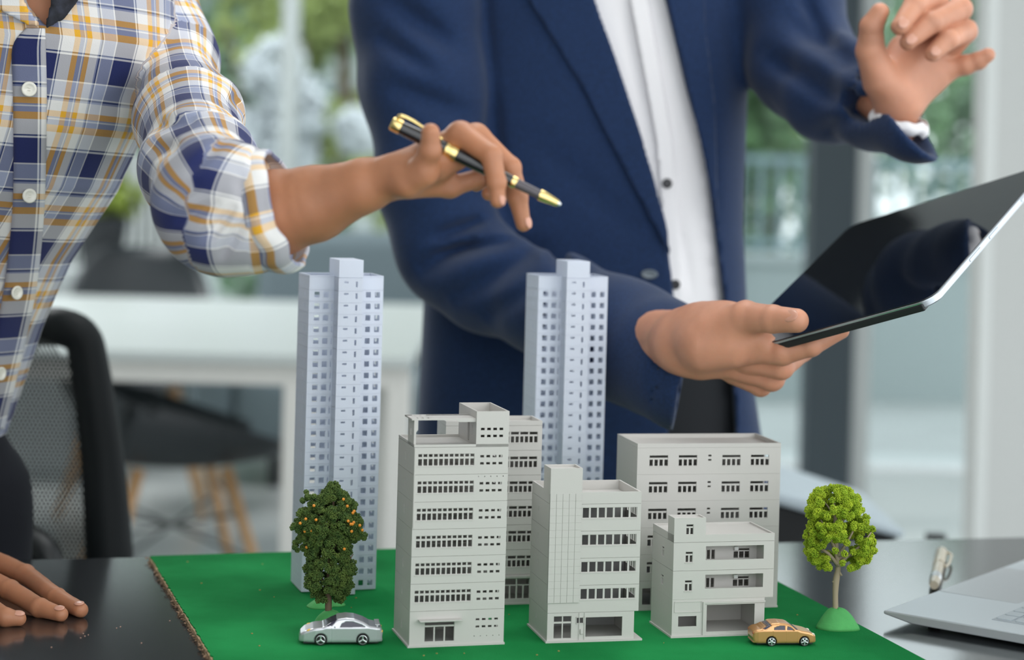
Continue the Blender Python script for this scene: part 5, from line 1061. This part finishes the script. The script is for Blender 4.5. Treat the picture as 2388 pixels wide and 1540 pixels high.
def toy_car(name, loc, rz, label, L, Wd, side, plan, glass, doors, wheels, wr, paint, lamps, spoiler=False, rimstyle=3):
    """side: upper outline (x, z) front at x=0; everything in millimetres"""
    t = thing(name, loc, label, 'toy car', rz, 'toy cars on the green board'); s = .001
    sx_ = np.array([q[0] for q in side], float); sz_ = np.array([q[1] for q in side], float); belt = doors[0]
    outline = [(x, z) for x, z in side] + [(L, 3.4), (L - 1, 2.3), (1, 2.3), (0, 3.2)]
    def f(P):
        x, y, z = P[:, 0], P[:, 1], P[:, 2]; a = poly2(x, z, outline)
        hw = np.interp(x, [q[0] for q in plan], [q[1] for q in plan]) - np.maximum(0, z - belt) * .38 - np.maximum(0, 5 - z) * .12; b = np.abs(y) - hw
        k = 2.2; m = np.maximum(a, b); d = m + np.maximum(k - np.abs(a - b), 0) ** 2 / (4 * k)
        for wx in wheels: d = np.maximum(d, -np.maximum(np.hypot(x - wx, z - wr) - wr * 1.14, 4.0 - np.abs(y) + Wd / 2 - 7.5 * 0 - Wd / 2 + (Wd / 2 - 8)))
        return d
    def body(P):
        d = f(P); x, y, z = P[:, 0], P[:, 1], P[:, 2]
        for g in glass: cut = np.maximum(poly2(x, z, g), .5 - np.abs(y) * 0 - 1); d = np.maximum(d, -np.maximum(cut, -(d + .55)) * 1.0)
        for gx in doors[1:]: d = np.maximum(d, -np.maximum(np.abs(x - gx) - .17, np.maximum(-(d + .25), z - belt - .2)))
        return d
    lo = np.array([-1.5, -Wd / 2 - 1.5, .5]); hi = np.array([L + 1.5, Wd / 2 + 1.5, max(sz_) + 1.5])
    V, Fc = nets(body, lo, hi, .42, 1.2); link('body', npmesh('body', [(V * s, Fc)]), t, paint)
    fg = lambda P: np.maximum(f(P) + .42, -(P[:, 2] - belt + 1.2)); V, Fc = nets(fg, lo, hi, .5, 1.2); link('glazing', npmesh('glazing', [(V * s, Fc)]), t, mat('dark_toy_glass', (.05, .045, .07), .15))
    for wx in wheels:
        for sd in (-1, 1):
            M_ = Matrix.Translation((wx * s, sd * (Wd / 2 - 1.6) * s, wr * s)) @ Matrix.Rotation(-PI / 2 * sd, 4, 'X'); r = wr * s
            bm = bmesh.new(); lathe(bm, [(r * .5, -.0016), (r * .93, -.0016), (r, -.001), (r, .001), (r * .93, .0016), (r * .80, .0016), (r * .76, .0002)], 26, M_); w_ = bmobj('wheel', bm, mat('black_tyre', (.012, .012, .012), .6), t, smooth=False)
            bm = bmesh.new(); N_ = 26
            lathe(bm, [(r * .80, -.0012), (r * .80, .0017), (r * .72, .0019), (r * .68, .0012)], N_, M_)
            bmesh.ops.delete(bm, geom=[f_ for f_ in bm.faces if len(f_.verts) > 4], context='FACES_ONLY')
            for k in range(rimstyle):
                a = 2 * PI * k / rimstyle + PI / 2; tube(bm, [M_ @ Vector((0, 0, .0016)), M_ @ Vector((r * .74 * math.cos(a), r * .74 * math.sin(a), .0015))], [r * .13, r * .17], 6)
            lathe(bm, [(r * .2, .001), (r * .2, .0020), (r * .1, .0023)], 12, M_); bmobj('rim', bm, mat('pale_rim', (.62, .68, .66), .3, .7), w_)
    for nm, x, y, z, rx, ry, rz_, m in lamps:
        for sd in (-1, 1):
            bm = bmesh.new(); bmesh.ops.create_uvsphere(bm, u_segments=14, v_segments=8, radius=1, matrix=Matrix.Translation((x * s, sd * y * s, z * s)) @ Matrix.Rotation(-.35 if x < L / 2 else .35, 4, 'Y') @ Matrix.Diagonal((rx * s, ry * s, rz_ * s, 1))); bmobj(nm, bm, m, t, smooth=True)
    for sd in (-1, 1):
        bm = bmesh.new(); box(bm, (doors[1] * s + .003, sd * (Wd / 2 - .9) * s, (belt + 1.2) * s), (.0012, .0020, .0016)); bmobj('wing_mirror', bm, paint, t, bevel=.0004)
    if spoiler: bm = bmesh.new(); box(bm, ((L - 5) * s, 0, (belt + 2.2) * s), (.0045, (Wd - 9) * s, .0008)); box(bm, ((L - 5) * s, .008, (belt + 1.2) * s), (.002, .001, .002)); box(bm, ((L - 5) * s, -.008, (belt + 1.2) * s), (.002, .001, .002)); bmobj('rear_spoiler', bm, paint, t, bevel=.0003)
    bm = bmesh.new(); box2(bm, (.004, -(Wd / 2 - 3) * s, .0016), ((L - 4) * s, (Wd / 2 - 3) * s, .0035)); bmobj('chassis', bm, M_BLACK, t)
    return t
M_SIL = mat('silver_car_paint', (.60, .60, .63), .28, .55, coat=.6); M_GLD = mat('orange_gold_paint', (.72, .36, .14), .28, .5, coat=.6)
yel = mat('amber_lamp', (.80, .50, .08), .25)
# silver sports coupe, nose to the photo's left
g0 = G(694, 1502, MATZ); g1 = G(892, 1500, MATZ); Ls = 1000 * float(np.linalg.norm(g1 - g0)) * .985; rz = math.atan2(*(g1 - g0)[[1, 0]]) - .03
k = Ls / 72.0; SD = [(0, 5.5), (1.2, 9.2), (5, 12.2), (12, 14.6), (20, 15.6), (27, 19.8), (33, 22.6), (40, 23.6), (47, 22.9), (55, 20.0), (61, 16.6), (66, 15.6), (70, 14.8), (72, 11), (71.5, 6)]
SD = [(x * k, z * .98 * k) for x, z in SD]
sc_c = toy_car('toy_car', (g0[0], g0[1] + .008, MATZ), rz, 'silver toy sports coupe with amber headlamps parked before the dark tree mound', Ls, 30 * k, SD, [(0, 9 * k), (4 * k, 12.5 * k), (14 * k, 14.6 * k), (50 * k, 14.8 * k), (66 * k, 14.2 * k), (72 * k, 11 * k)],
    [[(34.5 * k, 15.4 * k), (36 * k, 18.2 * k), (40 * k, 20.2 * k), (46 * k, 20 * k), (53 * k, 17.9 * k), (57 * k, 15.6 * k)], [(21 * k, 16.0 * k), (27.5 * k, 20.6 * k), (32.5 * k, 23.2 * k), (32 * k, 21 * k), (28 * k, 16.6 * k)], [(57 * k, 19.8 * k), (62.5 * k, 17.0 * k), (60 * k, 16.4 * k)]],
    (14.6 * k, 27.5 * k), (18.5 * k, 54.5 * k), 4.9 * k, M_SIL, [('headlamp', 8.5 * k, 11.4 * k, 12.0 * k, 2.6 * k, 1.7 * k, 1.6 * k, yel), ('tail_lamp', 71 * k, 9 * k, 11 * k, .9 * k, 2.8 * k, 1.3 * k, yel)], True, 3)
# gold saloon, nose to the photo's right
h0 = G(1897, 1500, MATZ); h1 = G(1745, 1500, MATZ); h0 = h0 + np.array([0, -.002, 0]); Lg = 1000 * float(np.linalg.norm(h1 - h0)) * .985; k = Lg / 72.0; rz = math.atan2(*(h1 - h0)[[1, 0]]) + .05
SD = [(0, 6), (.8, 10.5), (4, 13), (10, 15.2), (19, 17.0), (27, 21.5), (33, 23.8), (42, 24.8), (50, 24.4), (58, 21.2), (63, 18.4), (68, 17.6), (71.5, 15.5), (72, 9), (71, 5)]
SD = [(x * k, z * k) for x, z in SD]
toy_car('toy_car', (h0[0], h0[1] + .002, MATZ), rz, 'small orange-gold toy saloon car parked before the open garage', Lg, 31 * k, SD, [(0, 10 * k), (4 * k, 13.2 * k), (14 * k, 15 * k), (50 * k, 15.2 * k), (66 * k, 14.6 * k), (72 * k, 12.5 * k)],
    [[(25 * k, 17.2 * k), (29.5 * k, 20.3 * k), (33.5 * k, 21.6 * k), (34.5 * k, 17.4 * k)], [(36.5 * k, 17.4 * k), (36 * k, 21.8 * k), (43 * k, 21.8 * k), (48.5 * k, 20.2 * k), (49 * k, 17.6 * k)], [(52.5 * k, 23.6 * k), (61.5 * k, 18.8 * k), (58 * k, 18 * k), (51 * k, 22 * k)], [(19.5 * k, 17.6 * k), (27 * k, 22 * k), (30 * k, 23.0 * k), (24 * k, 17.8 * k)]],
    (16.4 * k, 23 * k, 35.5 * k, 50 * k), (14.5 * k, 51.5 * k), 5.2 * k, M_GLD, [('headlamp', 4.2 * k, 11 * k, 12.4 * k, 2.2 * k, 1.8 * k, 1.2 * k, mat('pale_lamp', (.75, .7, .6), .2)), ('tail_lamp', 71.2 * k, 10 * k, 13.5 * k, .8 * k, 2.6 * k, 1.3 * k, mat('red_lamp', (.5, .12, .05), .3))], False, 5)

# crumbs on the board and dust on the tabletop
bm = bmesh.new(); rnd = random.Random(12); bo = bpy.data.objects['model_base_board']
for i in range(46):
    u, v = rnd.uniform(.03, .6), rnd.uniform(.02, .5); p = PB + bu * u + dl * v
    box(bm, (p[0], p[1], MATZ + .0004), (rnd.uniform(.0008, .0018), rnd.uniform(.0006, .0014), .0007), Matrix.Rotation(rnd.uniform(0, 3), 3, 'Z'))
o = bmobj('crumbs', bm, mat('ochre_crumbs', (.36, .27, .08), .9), bo); o['kind'] = 'stuff'
bm = bmesh.new()
for x, y in ((272, 1465), (281, 1462), (198, 1484), (188, 1488), (206, 1481), (194, 1478), (396, 1448), (330, 1500), (120, 1510)):
    p = G(x, y, TOP + .0003); box(bm, p, (.0012, .0009, .0006), Matrix.Rotation(x, 3, 'Z'))
o = bmobj('dust', bm, mat('pink_dust', (.42, .26, .20), .9), bpy.data.objects['table']); o['kind'] = 'stuff'
